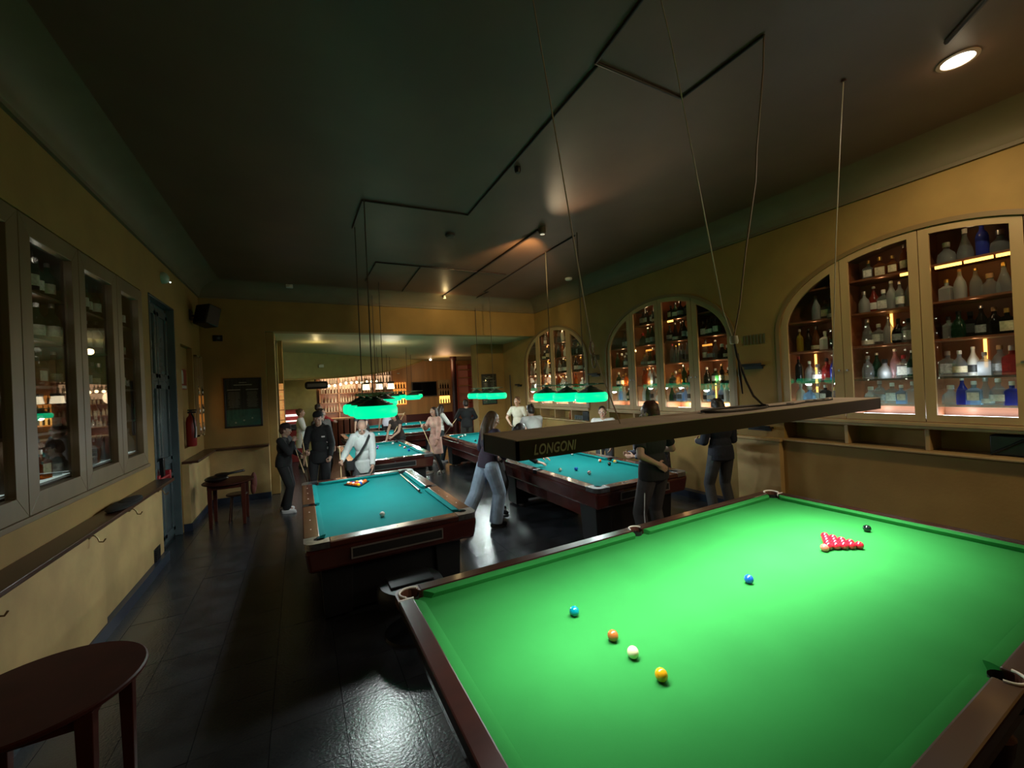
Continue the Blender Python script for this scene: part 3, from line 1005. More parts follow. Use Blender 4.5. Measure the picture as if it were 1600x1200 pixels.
def table(name, label, group, cx, cy, L, W, h, rw, cloth, wood, body_mat, snooker=False, rot=0, detail=True):
    """long axis local y; L, W: inside of the wooden rails (cushion backs)"""
    t = thing(name, label, 'table', (cx, cy, 0), rot, group)
    B = lambda m, n, mt, p=t, **k: m.build(n, mt, p, local=True, **k)
    cwid = .052
    bz = h - .045
    hl, hw = L / 2, W / 2
    B(MB().box((-hw, -hl, bz - .04), (hw, hl, bz)), 'bed_cloth', cloth, smooth=None)
    pc = .072 if snooker else .085      # half width of the corner openings along the rails
    ps = .058 if snooker else .066

    def cushion(a, b, ea, eb):
        """a->b along the rail with the table on its left; ea, eb: end mitres of the nose"""
        a, b = Vector((*a, 0)), Vector((*b, 0))
        d = (b - a).normalized()
        nn = Vector((-d.y, d.x, 0))
        sec = [(-.002, h - .006), (cwid * .55, h - .006), (cwid, h - .014), (cwid * .97, h - .022), (cwid * .72, bz - .002), (-.002, bz - .002)]
        vs = []
        N_ = 7
        for q in range(N_):
            for (o_, z) in sec:
                f = max(o_, 0) / cwid
                if q == 0:
                    p = a + d * (ea * f ** 1.4)
                elif q == N_ - 1:
                    p = b - d * (eb * f ** 1.4)
                else:
                    tq = q / (N_ - 1)
                    p0 = a + d * ea
                    p1 = b - d * eb
                    p = p0 + (p1 - p0) * tq
                p = p + nn * o_
                vs.append((p.x, p.y, z))
        fs = []
        m_ = len(sec)
        for q in range(N_ - 1):
            for k in range(m_):
                l = (k + 1) % m_
                fs.append((q * m_ + k, q * m_ + l, (q + 1) * m_ + l, (q + 1) * m_ + k))
        fs.append(tuple(range(m_)))
        fs.append(tuple(reversed(range((N_ - 1) * m_, N_ * m_))))
        mb = MB()
        mb.add(vs, [tuple(reversed(f_)) for f_ in fs])
        B(mb, 'cushion', cloth, smooth=40)

    ec, es = .055, .022
    cushion((-hw + pc, -hl), (hw - pc, -hl), ec, ec)
    cushion((hw - pc, hl), (-hw + pc, hl), ec, ec)
    cushion((hw, -hl + pc), (hw, -ps), ec, es)
    cushion((hw, ps), (hw, hl - pc), es, ec)
    cushion((-hw, hl - pc), (-hw, ps), ec, es)
    cushion((-hw, -ps), (-hw, -hl + pc), es, ec)
    z0, z1 = h - .055, h
    cc = pc - .012
    sc_ = ps - .012

    def rail(x0, x1, y0, y1, dots):
        o = B(MB().box((x0, y0, z0), (x1, y1, z1)), 'rail', wood, smooth=None, bevel=.008)
        if dots and detail:
            dm = MB()
            for (px, py) in dots:
                dm.lathe([(.0075, z1 - .001), (.0065, z1 + .0012)], 8, Matrix.Translation((px, py, 0)))
            dm.build('sight_dot', IVORY, o, local=True, smooth=None)
    ro = rw / 2
    nodots = snooker
    for s in (-1, 1):
        rail(-hw + cc, hw - cc, s * hl, s * (hl + rw), None if nodots else [(x * W / 4, s * (hl + ro)) for x in (-1, 0, 1)])
    for s in (-1, 1):
        for (a, b, q) in ((-hl + cc, -sc_, -1), (sc_, hl - cc, 1)):
            rail(s * hw, s * (hw + rw), a, b, None if nodots else [(s * (hw + ro), q * hl * k / 4) for k in (1, 2, 3)])
    # corners
    for sx in (-1, 1):
        for sy in (-1, 1):
            pr = .050
            pcx, pcy = sx * (hw + .006), sy * (hl + .006)
            pts = []
            # outer contour from the short rail end round to the long rail end
            X0, Y0 = hw - cc, hl - cc
            out = [(X0, hl + rw), (hw + rw * .35, hl + rw)] + [(hw + rw * .35 + rw * .65 * sin(a), hl + rw * .35 + rw * .65 * cos(a)) for a in [pi / 2 * k / 6 for k in range(7)]] + [(hw + rw, Y0)]
            inn = []
            n_o = len(out)
            for k in range(n_o):
                a = pi / 4 + pi * .78 - (pi * 1.56) * k / (n_o - 1)
                inn.append((hw + .006 + pr * cos(a), hl + .006 + pr * sin(a)))
            inn[0] = (X0, hl + .002)
            inn[-1] = (hw + .002, Y0)
            mb = MB()
            for k in range(n_o - 1):
                q = [(sx * p[0], sy * p[1]) for p in (out[k], out[k + 1], inn[k + 1], inn[k])]
                mb.prism(q, 2, z0, z1 - (.002 if snooker else -.001))
            B(mb, 'corner_plate', LEATHB if snooker else PLATE, smooth=30)
            # pocket cup
            B(MB().lathe([(pr + .004, z1 - .012), (pr, z1 - .04), (pr * .9, z1 - .12), (.01, z1 - .13)], 16, Matrix.Translation((pcx, pcy, 0)), cap=False), 'pocket', NETM)
            if snooker:
                arc = [(sx * (hw + .006 + (pr + .012) * cos(a)), sy * (hl + .006 + (pr + .012) * sin(a)), z1 + .002) for a in [pi / 4 - 1.75 + 3.5 * k / 14 for k in range(15)]]
                B(MB().tube(arc, .0075, 8), 'pocket_rim', LEATH, smooth=60)
                B(MB().box((sx * (hw - cc) - .003 * sx, sy * (hl - .0), z1 - .02), (sx * (hw - cc) + .004 * sx, sy * (hl + rw), z1 + .002)), 'brass_strip', LEATH, smooth=None)
    for sx in (-1, 1):
        pr = .048
        pcx = sx * (hw + .028)
        out = [(hw + rw, -sc_), (hw + rw, sc_)]
        mb = MB()
        n_o = 10
        for k in range(n_o):
            a0 = -1.35 + 2.7 * k / n_o
            a1 = -1.35 + 2.7 * (k + 1) / n_o
            y0, y1 = -sc_ + 2 * sc_ * k / n_o, -sc_ + 2 * sc_ * (k + 1) / n_o
            q = [(sx * (hw + rw), y0), (sx * (hw + rw), y1), (sx * (hw + .028 + pr * cos(a1)), pr * sin(a1)), (sx * (hw + .028 + pr * cos(a0)), pr * sin(a0))]
            mb.prism(q, 2, z0, z1 - (.003 if snooker else -.001))
        B(mb, 'side_plate', LEATHB if snooker else BLACKM, smooth=30)
        B(MB().lathe([(pr + .002, z1 - .012), (pr, z1 - .04), (pr * .9, z1 - .12), (.01, z1 - .13)], 16, Matrix.Translation((pcx, 0, 0)), cap=False), 'pocket', NETM)
        if snooker:
            arc = [(sx * (hw + .028 + (pr + .006) * cos(a)), (pr + .006) * sin(a), z1 + .002) for a in [-1.5 + 3.0 * k / 12 for k in range(13)]]
            B(MB().tube(arc, .006, 8), 'pocket_rim', LEATH, smooth=60)
    # body
    oh, ow = hl + rw, hw + rw
    if snooker:
        B(MB().frust((0, 0), ow - .02, oh - .02, z0 - .02, ow - .008, oh - .008, z0), 'rail_moulding', body_mat, smooth=None, bevel=.006)
        B(MB().frust((0, 0), ow - .11, oh - .11, .50, ow - .06, oh - .06, z0 - .02), 'frame', body_mat, smooth=None, bevel=.01)
        for sx in (-1, 1):
            for fy in (-.86, -.29, .29, .86):
                pf_ = [(.05, 0), (.07, .02), (.07, .06), (.045, .09), (.060, .16), (.085, .26), (.095, .34), (.06, .38), (.085, .41), (.085, .50)]
                B(MB().lathe(pf_, 16, Matrix.Translation((sx * (ow - .24), fy * (oh - .22), 0))), 'leg', body_mat)
    else:
        B(MB().frust((0, 0), ow - .03, oh - .03, h - .27, ow - .003, oh - .003, z0), 'apron', body_mat, smooth=None, bevel=.035, seg=3)
        # ball return slot at both ends
        for s in (-1, 1):
            mb = MB()
            y = s * (oh - .004)
            zz0, zz1 = h - .185, h - .105
            for (a, b, c_, d_) in ((-.43, .43, zz1, zz1 + .012), (-.43, .43, zz0 - .012, zz0), (-.43, -.418, zz0, zz1), (.418, .43, zz0, zz1)):
                mb.box((a, y - s * .04, c_), (b, y + s * .006, d_))
            o = B(mb, 'return_frame', mat('frame_grey', (.17, .15, .14), .4), smooth=None)
            mb2 = MB().box((-.418, y - s * .06, zz0), (.418, y - s * .0005, zz1))
            mb2.build('return_opening', NETM, o, local=True, smooth=None)
            B(MB().lathe([(.012, 0), (.008, .006)], 10, Matrix.Translation((.02, y + s * .001, h - .078)) @ Matrix.Rotation(s * pi / 2 * 1, 4, 'X')), 'lock', CHROME)
        for s in (-1, 1):
            B(MB().box((s * (ow - .20), -oh + .32, h - .47), (s * (ow - .15), oh - .32, h - .26)), 'side_panel', body_mat, smooth=None, bevel=.006)
            B(MB().box((-ow + .22, s * (oh - .34), .04), (ow - .22, s * (oh - .26), h - .26)), 'end_panel', BLACK, smooth=None)
            for sy in (-1, 1):
                lg = B(MB().frust((s * (ow - .27), sy * (oh - .36)), .12, .15, .03, .14, .17, h - .265), 'leg', BLACK, smooth=None, bevel=.01)
                MB().lathe([(.05, 0), (.05, .018), (.02, .03)], 14, Matrix.Translation((s * (ow - .27), sy * (oh - .45), 0))).build('levelling_foot', CHROME, lg, local=True)
    return t


# full-size snooker table, long axis across the room
table('snooker_table', 'full-size snooker table with bright green cloth in the foreground', None, 2.38, 1.510, 3.67, 1.90, .89, .088, GREEN, RAILS, mat('snooker_body_wood', (.045, .014, .010), .25, var=.2, coat=.5), snooker=True, rot=-pi / 2)
GT = 'teal pool tables down the hall'
PBM = mat('apron_mahogany', (.060, .013, .010), .2, var=.15, vscale=4, coat=.6)
rw_, Lp, Wp = .135, 2.62, 1.35
T1c = (.79, 5.40)
T2c = (3.93, 5.33)
T3c = (1.58, 9.53)
T4c = (4.26, 9.60)
table('pool_table', 'nearest teal pool table, with racked balls and cue ball, beside the left aisle', GT, *T1c, Lp, Wp, .80, rw_, TEAL, RAILW, PBM)
table('pool_table', 'teal pool table behind the long dark lamp, striped balls spread over it', GT, *T2c, Lp, Wp, .80, rw_, TEAL, RAILW, PBM)
table('pool_table', 'teal pool table behind the player in the pale grey hoodie', GT, *T3c, Lp, Wp, .80, rw_, TEAL, RAILW, PBM)
table('pool_table', 'teal pool table with white balls at its far left corner, in front of the pier', GT, *T4c, Lp, Wp, .80, rw_, TEAL, RAILW, PBM)
table('pool_table', 'teal pool table set crosswise in the far room, nearer of the two there', GT, 2.55, 13.30, Lp, Wp, .80, rw_, TEAL, RAILW, PBM, rot=pi / 2, detail=False)
table('pool_table', 'farthest teal pool table, last one before the panelled end wall', GT, 3.35, 16.00, Lp, Wp, .80, rw_, TEAL, RAILW, PBM, rot=pi / 2, detail=False)

# ---- balls
SB = MB().ell((0, 0, 0), (.02625,) * 3, nu=28, nv=16).mesh('ball', None, 60)
SB.materials.append(None)
PB = MB().ell((0, 0, 0), (.0286,) * 3, nu=20, nv=12).mesh('ball', None, 60)
PB.materials.append(None)


def bmat(n, c):
    return mat('ball_' + n, c, .07, coat=.6)


def smat(n, c):
    """striped pool ball: white with a coloured band"""
    key = 'stripe_' + n
    if key in _MC:
        return _MC[key]
    m = mat(key, (.8, .78, .70), .07, coat=.6)
    nt = m.node_tree
    b = nt.nodes['Principled BSDF']
    tc = nt.nodes.new('ShaderNodeTexCoord')
    sp = nt.nodes.new('ShaderNodeSeparateXYZ')
    ab = nt.nodes.new('ShaderNodeMath')
    ab.operation = 'ABSOLUTE'
    lt = nt.nodes.new('ShaderNodeMath')
    lt.operation = 'LESS_THAN'
    lt.inputs[1].default_value = .0155
    mx = nt.nodes.new('ShaderNodeMix')
    mx.data_type = 'RGBA'
    mx.inputs[6].default_value = (.8, .78, .70, 1)
    mx.inputs[7].default_value = (*c, 1)
    nt.links.new(tc.outputs['Object'], sp.inputs[0])
    nt.links.new(sp.outputs['Z'], ab.inputs[0])
    nt.links.new(ab.outputs[0], lt.inputs[0])
    nt.links.new(lt.outputs[0], mx.inputs[0])
    nt.links.new(mx.outputs[2], b.inputs['Base Color'])
    return m


def ball(me, x, y, z, m, label, group=None, rot=None):
    o = bpy.data.objects.new('snooker_ball' if me is SB else 'pool_ball', me)
    COL.objects.link(o)
    o.location = (x, y, z)
    o.rotation_euler = rot or (rnd.uniform(0, 3), rnd.uniform(0, 3), 0)
    o.material_slots[0].link = 'OBJECT'
    o.material_slots[0].material = m
    tag(o, label, 'ball', group)
    return o


sz = .845 + .02625
for (x, y, n, c, lb) in ((1.265, 1.81, 'teal', (0, .22, .28), 'teal ball, leftmost of the coloured balls on the green snooker table'),
                         (1.295, 1.54, 'brown', (.42, .13, .03), 'orange-brown ball on green cloth, left of the cream cue ball'),
                         (1.288, 1.40, 'cream', (.85, .80, .50), 'cream cue ball between the brown and the yellow ball'),
                         (1.285, 1.235, 'yellow', (.85, .42, .01), 'yellow ball nearest the viewer on the green cloth'),
                         (2.35, 1.53, 'blue', (.01, .10, .50), 'blue ball at the middle of the green snooker table'),
                         (3.84, 1.53, 'black', (.004, .012, .010), 'black ball behind the red triangle on green cloth'),
                         (3.195, 1.52, 'pink', (.75, .17, .12), 'pink ball touching the tip of the red triangle')):
    ball(SB, x, y, sz, bmat(n, c), lb)
REDM = bmat('red', (.62, .015, .035))
d = .0526
for r in range(5):
    for k in range(r + 1):
        ball(SB, 3.245 + r * d * .866, 1.52 + (k - r / 2) * d, sz, REDM, f'glossy red ball in the triangle, row {ORD[r]} behind the pink, {ORD[k]} from the near side', 'red snooker balls in the triangle')
pz = .755 + .0286
Wb = bmat('white', (.82, .80, .74))
ball(PB, .74, 4.55, pz, Wb, 'white cue ball alone on the nearest teal table')
cols = {'yellow': (.75, .42, .02), 'blue': (.01, .03, .30), 'red': (.60, .02, .02), 'purple': (.10, .01, .15), 'orange': (.75, .14, .02), 'green': (.01, .18, .06), 'maroon': (.22, .015, .02), 'black': (.008, .008, .01)}
# rack on T1
rk = thing('ball_rack', 'black triangular rack around the balls on the nearest teal table', 'rack', (.72, 6.42, .755))
apex = Vector((.70, 6.20, 0))
dd = .0575
rows_ = []
cl = ['yellow', 'orange', 'blue', 'white', 'red', 'white', 'orange', 'maroon', 'white', 'orange', 'white', 'purple', 'yellow', 'white', 'orange']
ii = 0
for r in range(5):
    for k in range(r + 1):
        c = cl[ii]
        ii += 1
        x = .70 + (k - r / 2) * dd
        y = 6.20 + r * dd * .866
        if c == 'white':
            ball(PB, x, y, pz, smat('orange', cols['orange']), f'orange striped ball in the rack, row {ORD[r]} from the point, {ORD[k]} from left', 'racked pool balls', (0, 0, 0))
        else:
            ball(PB, x, y, pz, bmat(c, cols[c]), f'plain {c} ball in the rack, row {ORD[r]} from the point, {ORD[k]} from left', 'racked pool balls')
tri = [(.70, 6.20 - .066), (.70 + 2 * dd + .062, 6.20 + 4 * dd * .866 + .036), (.70 - 2 * dd - .062, 6.20 + 4 * dd * .866 + .036)]
mb = MB()
for k in range(3):
    a, b = tri[k], tri[(k + 1) % 3]
    cx_, cy_ = .70, 6.20 + 2.6 * dd * .866
    sh = lambda p: (cx_ + (p[0] - cx_) * .93, cy_ + (p[1] - cy_) * .93)
    mb.prism([a, b, sh(b), sh(a)], 2, .756, .778)
mb.build('frame', BLACK, rk, smooth=None, bevel=.004)
for (x, y, kind, c, lb) in ((3.49, 5.19, 's', 'green', 'pale striped ball near the left rail, nearest the lamp edge'),
                            (3.70, 5.07, 'p', 'blue', 'dark blue ball between two striped balls on the table behind the lamp'),
                            (3.69, 4.74, 's', 'maroon', 'white ball with maroon band nearest the viewer on the table behind the lamp'),
                            (4.44, 6.20, 's', 'purple', 'purple striped ball highest up the table behind the lamp'),
                            (4.39, 5.34, 's', 'orange', 'orange striped ball left of the black ball near the right pocket'),
                            (4.33, 5.04, 'p', 'black', 'black ball with white spot near the right middle pocket'),
                            (4.52, 5.12, 's', 'yellow', 'yellow striped ball closest to the right middle pocket'),
                            (3.71, 6.50, 's', 'blue', 'blue striped ball just beyond the lettered end of the lamp')):
    ball(PB, x, y, pz, smat(c, cols[c]) if kind == 's' else bmat(c, cols[c]), lb)
for (x, y, c, lb) in ((3.74, 10.35, 'white', 'white ball, left of the cluster at the far left corner of the pier table'), (3.83, 10.45, 'black', 'black ball between white balls at the far corner of the pier table'),
                      (3.92, 10.55, 'white', 'white ball next to the black one on the pier table'), (4.05, 10.66, 'white', 'white ball, right of the cluster on the pier table'), (3.81, 9.34, 'black', 'dark ball alone by the left rail of the pier table')):
    ball(PB, x, y, pz, Wb if c == 'white' else bmat(c, cols[c]), lb)
for (x, y, kind, c, lb) in ((2.05, 10.55, 'w', 'white', 'white ball at the far right pocket of the table behind the hoodie player'), (2.10, 9.95, 's', 'orange', 'striped ball by the right rail behind the hoodie player, farther one'),
                            (2.12, 9.55, 's', 'red', 'striped ball by the right rail behind the hoodie player, nearer one'), (2.10, 9.05, 'p', 'blue', 'dark blue ball at the near right of the table behind the hoodie player'),
                            (1.58, 9.95, 's', 'purple', 'purple striped ball beside the hoodie player, lowest of three'), (1.50, 10.05, 'p', 'blue', 'dark blue ball beside the hoodie player, left of three'), (1.62, 10.20, 's', 'blue', 'blue striped ball beside the hoodie player, top of three')):
    ball(PB, x, y, pz, Wb if kind == 'w' else smat(c, cols[c]) if kind == 's' else bmat(c, cols[c]), lb)
ball(PB, 1.75, 13.1, pz, Wb, 'white ball at the left on the crosswise teal table')
ball(PB, 2.15, 13.2, pz, Wb, 'second white ball on the crosswise teal table')
ball(PB, 3.7, 16.2, pz, Wb, 'white ball on the farthest teal table')

# chalk marks are cloth wear only; pool cues
MAPLE = mat('maple', (.72, .52, .28), .35, var=.1)


def cue(p0, p1, label, split=.52):
    """p0 = tip, p1 = butt"""
    p0, p1 = Vector(p0), Vector(p1)
    t = thing('cue', label, 'cue', tuple(p1), group='pool cues in the hall')
    dv = p1 - p0
    q = p0 + dv * split
    MB().cyl(p0 + dv * .012, q, .0065, .0105, 8).build('shaft', MAPLE, t)
    MB().cyl(q, p1, .0110, .0155, 8).build('butt', DARKW, t)
    MB().cyl(p0, p0 + dv * .012, .0062, .0065, 8).build('tip', WHITEP, t)
    return t


cue((1.375, 6.58, .775), (1.33, 5.26, .795), 'cue lying along the right cushion of the nearest teal table')

# ================================================================ LAMPS
GLOWG = mat('lamp_green_acrylic', (.0, .5, .25), .4, emit=(0.0, 1.0, .41), es=1.0)
SHADE = mat('lamp_shade_green', (.012, .040, .026), .35)
BARM = mat('lamp_bar', (.16, .25, .18), .3, metal=.5)
ROD = mat('rod_dark', (.05, .04, .028), .5)


def pool_lamp(cx, cy, label, dy=.62, ax=1, power=34, rods=(-.46, .46), ztop=ZC):
    """three shades in a row along y (ax=1) or x (ax=0)"""
    t = thing('pool_table_lamp', label, 'lamp', (cx, cy, POOL_Z), 0, 'three-shade lamps above the teal tables')
    P = lambda s: (cx, cy + s) if ax else (cx + s, cy)
    for k in (-1, 0, 1):
        x, y = P(k * dy)
        M = Matrix.Translation((x, y, POOL_Z))
        s = MB().lathe([(.215, .135), (.20, .150), (.20, .158), (.165, .165), (.165, .175), (.13, .182), (.13, .192), (.095, .200), (.095, .212), (.06, .222), (.03, .235), (.03, .26)], 28, M, cap=False).build('shade', SHADE, t, smooth=35)
        MB().lathe([(.185, .002), (.215, 0), (.240, .016), (.25, .05), (.25, .095), (.240, .125), (.215, .142), (.19, .142)], 32, M, cap=False).build('glow_band', GLOWG, s, smooth=60)
        MB().lathe([(.001, .118), (.19, .115)], 24, M, cap=False).build('reflector', WHITEP, s)
        light('lamp_bulb', 'POINT', (x, y, POOL_Z + .02), power, LAMPW, .07)
    bm_ = MB()
    for o_ in (-.06, .06):
        a, b = P(-dy - .25), P(dy + .25)
        if ax:
            bm_.cyl((cx + o_, a[1], POOL_Z + .27), (cx + o_, b[1], POOL_Z + .27), .009, n=8)
        else:
            bm_.cyl((a[0], cy + o_, POOL_Z + .27), (b[0], cy + o_, POOL_Z + .27), .009, n=8)
    for k in (-1, 0, 1):
        x, y = P(k * dy)
        bm_.box((x - .07, y - .03, POOL_Z + .25), (x + .07, y + .03, POOL_Z + .29))
    bm_.build('bar', BARM, t, smooth=40)
    for r_ in rods:
        x, y = P(r_)
        MB().cyl((x, y, POOL_Z + .28), (x, y, ztop), .0075, n=6).build('hanging_rod', ROD, t)
    return t


pool_lamp(.79, 5.62, 'green glowing three-shade lamp above the nearest teal table')
pool_lamp(3.95, 5.56, 'green glowing three-shade lamp in front of the far arch, right of the others')
pool_lamp(1.60, 9.45, 'green glowing lamp right behind the nearest one, partly overlapping the bottle poster')
pool_lamp(4.25, 9.55, 'green glowing lamp hanging in front of the pier poster')
pool_lamp(2.65, 13.2, 'small distant green lamp in the far room over the crosswise table', ax=0, ztop=3.5, power=34)
pool_lamp(3.45, 15.9, 'smallest green lamp, over the farthest table', ax=0, ztop=3.5, power=34)

# ---- long snooker lamp with lettering
LX0, LX1, LYa, LYb, LZ0, LZ1 = .775, 3.98, 1.46, 1.80, 1.79, 1.872
LBM = mat('lamp_box_brown', (.036, .021, .014), .45, var=.08, vscale=3)
LTM = mat('lamp_box_dusty_lit_top', (.56, .46, .37), .8, var=.12, vscale=6)  # dusty top, colour lightened further to stand in for ceiling light
sl = thing('snooker_lamp', 'long flat dark brown lamp box hanging over the green snooker table', 'lamp', ((LX0 + LX1) / 2, (LYa + LYb) / 2, LZ0))
sb = MB()
sb.box((LX0, LYa, LZ0), (LX1, LYa + .012, LZ1)).box((LX0, LYb - .012, LZ0), (LX1, LYb, LZ1)).box((LX0, LYa, LZ0), (LX0 + .012, LYb, LZ1)).box((LX1 - .012, LYa, LZ0), (LX1, LYb, LZ1))
sb.build('housing', LBM, sl, smooth=None)
MB().box((LX0, LYa, LZ1), (LX1, LYb, LZ1 + .004)).build('top_panel', LTM, sl, smooth=None)
MB().box((LX0 + .012, LYa + .012, LZ0 + .03), (LX1 - .012, LYb - .012, LZ0 + .036)).build('diffuser', mat('diffuser', (.9, .9, .9), .5, emit=(1, .97, .92), es=4), sl, smooth=None)
for k in range(4):
    x = LX0 + .42 + (LX1 - LX0 - .84) * k / 3
    light('snooker_lamp_tube', 'AREA', (x, (LYa + LYb) / 2, LZ0 + .02), (10, 11, 16, 18)[k], (1.0, .98, .95), .75, .26, spread=radians(98))
def font_to_mesh(o, m):
    bpy.context.view_layer.update()
    me = bpy.data.meshes.new_from_object(o.evaluated_get(bpy.context.evaluated_depsgraph_get()))
    me.materials.clear()
    me.materials.append(m)
    n = bpy.data.objects.new('lettering', me)
    COL.objects.link(n)
    n.parent, n.location, n.rotation_euler, n.scale = o.parent, o.location, o.rotation_euler, o.scale
    cu = o.data
    bpy.data.objects.remove(o)
    bpy.data.curves.remove(cu)
    n.name = 'lettering'
    return n


tc_ = bpy.data.curves.new('lettering', 'FONT')
tc_.body = 'LONGONI'
tc_.size = .060
tc_.extrude = .0008
tc_.shear = .25
tc_.space_character = 1.05
tc_.offset = .0012
to = bpy.data.objects.new('lettering', tc_)
COL.objects.link(to)
to.rotation_euler = (pi / 2, 0, 0)
to.scale = (.74, 1, 1)
to.parent = sl
wl = Vector((.852, LYa - .001, LZ0 + .018))
to.location = wl - sl.location
to = font_to_mesh(to,mat('lettering_paint', (.42, .37, .28), .5))
# supply cable coiled on the lamp top and clips
BCAB = mat('black_cable', (.012, .011, .010), .5)
cb = thing('power_cable', 'black supply cable dropping from the ceiling and coiled on the long lamp', 'cable', (2.75, 1.62, LZ1))
pts = []
for k in range(46):
    a = 2 * pi * k / 23 + pi
    pts.append((2.47 + .30 * cos(a), 1.64 + .10 * sin(a) + .004 * k / 46, LZ1 + .012 + .004 * (k // 23)))
down = [(2.46, 1.62, 2.30), (2.48, 1.62, 2.22), (2.52, 1.62, 2.14), (2.56, 1.62, 2.06), (2.63, 1.62, 1.96), (2.72, 1.62, 1.90), (2.80, 1.63, 1.885)]
MB().tube(down, .007, 6).build('loop', BCAB, cb, smooth=60)
MB().tube(pts, .006, 6).build('coil', BCAB, cb, smooth=60)
MB().tube([(2.75, 1.60, LZ1 + .01), (3.0, 1.58, LZ1 + .009), (3.25, 1.62, LZ1 + .009), (3.5, 1.60, LZ1 + .009), (3.62, 1.62, LZ1 + .009)], .006, 6).build('run', BCAB, cb, smooth=60)
MB().tube([(2.49, 1.62, 2.24), (2.50, 1.62, 2.10), (2.51, 1.615, 1.98)], [.004, .009, .004], 6).build('tail', BCAB, cb, smooth=60)
MB().lathe([(.022, -.02), (.026, 0), (.022, .03)], 12, Matrix.Translation((2.455, 1.62, 2.32))).build('connector', WHITEP, cb)
for (a, b) in (((3.30, 1.62), (3.36, 1.66)), ((3.02, 1.60), (3.06, 1.62)), ((3.45, 1.64), (3.52, 1.66)), ((3.60, 1.66), (3.66, 1.66))):
    MB().box((a[0], a[1], LZ1 + .004), (b[0], a[1] + .03, LZ1 + .018)).build('clip', mat('clip_grey', (.28, .27, .25), .4), cb, smooth=None)
WCAB = mat('steel_wire', (.50, .46, .36), .4)
lh = Vector((1.48, 1.62, LZ1))
WIRES = [('white suspension wire with a hook, hanging at the left end of the long lamp', [(.92, 1.62, ZC), (1.06, 1.62, 3.93), (1.315, 1.62, 2.27), (1.48, 1.62, LZ1)]),
         ('white suspension wire between the hooked one and the supply cable', [(1.89, 1.62, ZC), (2.01, 1.62, 4.05), (2.36, 1.62, 2.51), (2.44, 1.62, 2.34)]),
         ('fine white wire at the right end of the long lamp', [(4.0, 1.60, ZC), (3.93, 1.61, 4.0), (3.79, 1.62, 3.1), (3.62, 1.62, LZ1)])]
for lb, p in WIRES:
    t = thing('suspension_wire', lb, 'wire', p[0], 0)
    MB().tube(p, .0035, 6).build('wire', WCAB, t, smooth=60)
    MB().lathe([(.02, 0), (.02, .012), (.006, .02)], 10, Matrix.Translation((p[0][0], p[0][1], ZC - .02))).build('ceiling_rose', DARKW, t)
hk = [(1.315 + .012 * sin(a), 1.62, 2.27 + .035 * cos(a)) for a in [i * 2 * pi / 16 for i in range(17)]]
hk2 = [(1.325 + .012 * sin(a), 1.62, 2.205 + .035 * cos(a)) for a in [i * 2 * pi / 16 for i in range(17)]]
bpy.data.objects['suspension_wire'].name = 'suspension_wire'
w0 = [o for o in COL.objects if o.name.startswith('suspension_wire')][0]
MB().tube(hk, .004, 6).tube(hk2, .004, 6).build('hook', CHROME, w0, smooth=60)
t = thing('supply_cord', 'pale cord falling from the zigzag conduit corner to the long lamp', 'cable', (2.95, 1.62, ZC))
MB().tube([(2.95, 1.62, ZC), (2.92, 1.62, 4.2), (2.80, 1.62, 3.62), (2.77, 1.62, 3.40), (2.62, 1.62, 2.9), (2.53, 1.62, 2.54), (2.455, 1.62, 2.34)], .005, 6).build('cord', mat('cord_tan', (.26, .19, .12), .6), t, smooth=60)

# ---- ceiling conduits, detectors, spots
CM = mat('conduit_brown', (.016, .006, .004), .5)


def conduit(pts, label, r=.011):
    p = [(a, b, ZC - .012) for a, b in pts]
    m = MB()
    for k in range(len(p) - 1):
        m.cap(p[k], p[k + 1], r, n=6)
    o = m.build('conduit', CM, None, smooth=60)
    tag(o, label, 'conduit')


conduit([(1.9, 1.2), (2.02, 2.29), (2.93, 2.29), (2.94, 1.62)], 'dark zigzag conduit on the ceiling above the snooker table')
conduit([(2.05, 2.32), (2.12, 5.09), (.77, 5.17), (.76, 6.08)], 'long dark conduit running to the lamp over the nearest teal table')
conduit([(3.98, 5.20), (3.98, 6.22), (4.12, 9.08), (4.22, 9.05), (4.19, 9.98)], 'dark conduit on the ceiling above the pier table')
conduit([(1.32, 8.9), (1.32, 7.57), (3.93, 7.54)], 'thin conduit crossing the ceiling in the middle')
conduit([(2.14, 7.60), (2.24, 9.6)], 'short conduit branching off toward the far opening')
conduit([(3.55, .4), (4.24, 1.07)], 'thick dark conduit leading to the bright ceiling downlight', .022)


def puck(x, y, r, h, m, name, label, cat, z=ZC):
    o = MB().lathe([(r, 0), (r, -h * .6), (r * .7, -h), (.001, -h)], 18, Matrix.Translation((x, y, z)), cap=False).build(name, m)
    return tag(o, label, cat)


puck(2.13, 5.86, .075, .05, mat('detector_brown', (.06, .04, .03), .5), 'smoke_detector', 'brown round smoke detector in the middle of the ceiling', 'detector')
puck(5.44, 7.40, .08, .05, WHITEP, 'smoke_detector', 'pale oval smoke detector on the ceiling above the far arches', 'detector')
puck(2.18, 3.79, .035, .06, BLACK, 'ceiling_hook', 'small dark hook beside the long conduit', 'hook')
tr_ = thing('track_light', 'dark ceiling track with a round spotlight head at its near end', 'track light', (3.3, 7.7, ZC))
MB().box((3.285, 5.2, ZC - .03), (3.315, 10.0, ZC)).build('rail', CM, tr_, smooth=None)
MB().lathe([(.055, 0), (.055, -.09), (.04, -.10)], 16, Matrix.Translation((3.32, 5.12, ZC))).build('spot_head', mat('spot_brown', (.10, .07, .045), .5), tr_)
MB().lathe([(.001, -.0), (.036, -.0)], 14, Matrix.Translation((3.32, 5.12, ZC - .104)), cap=False).build('lens', mat('lens_pale', (.8, .8, .7), .3, emit=(1, .85, .6), es=.5), tr_)
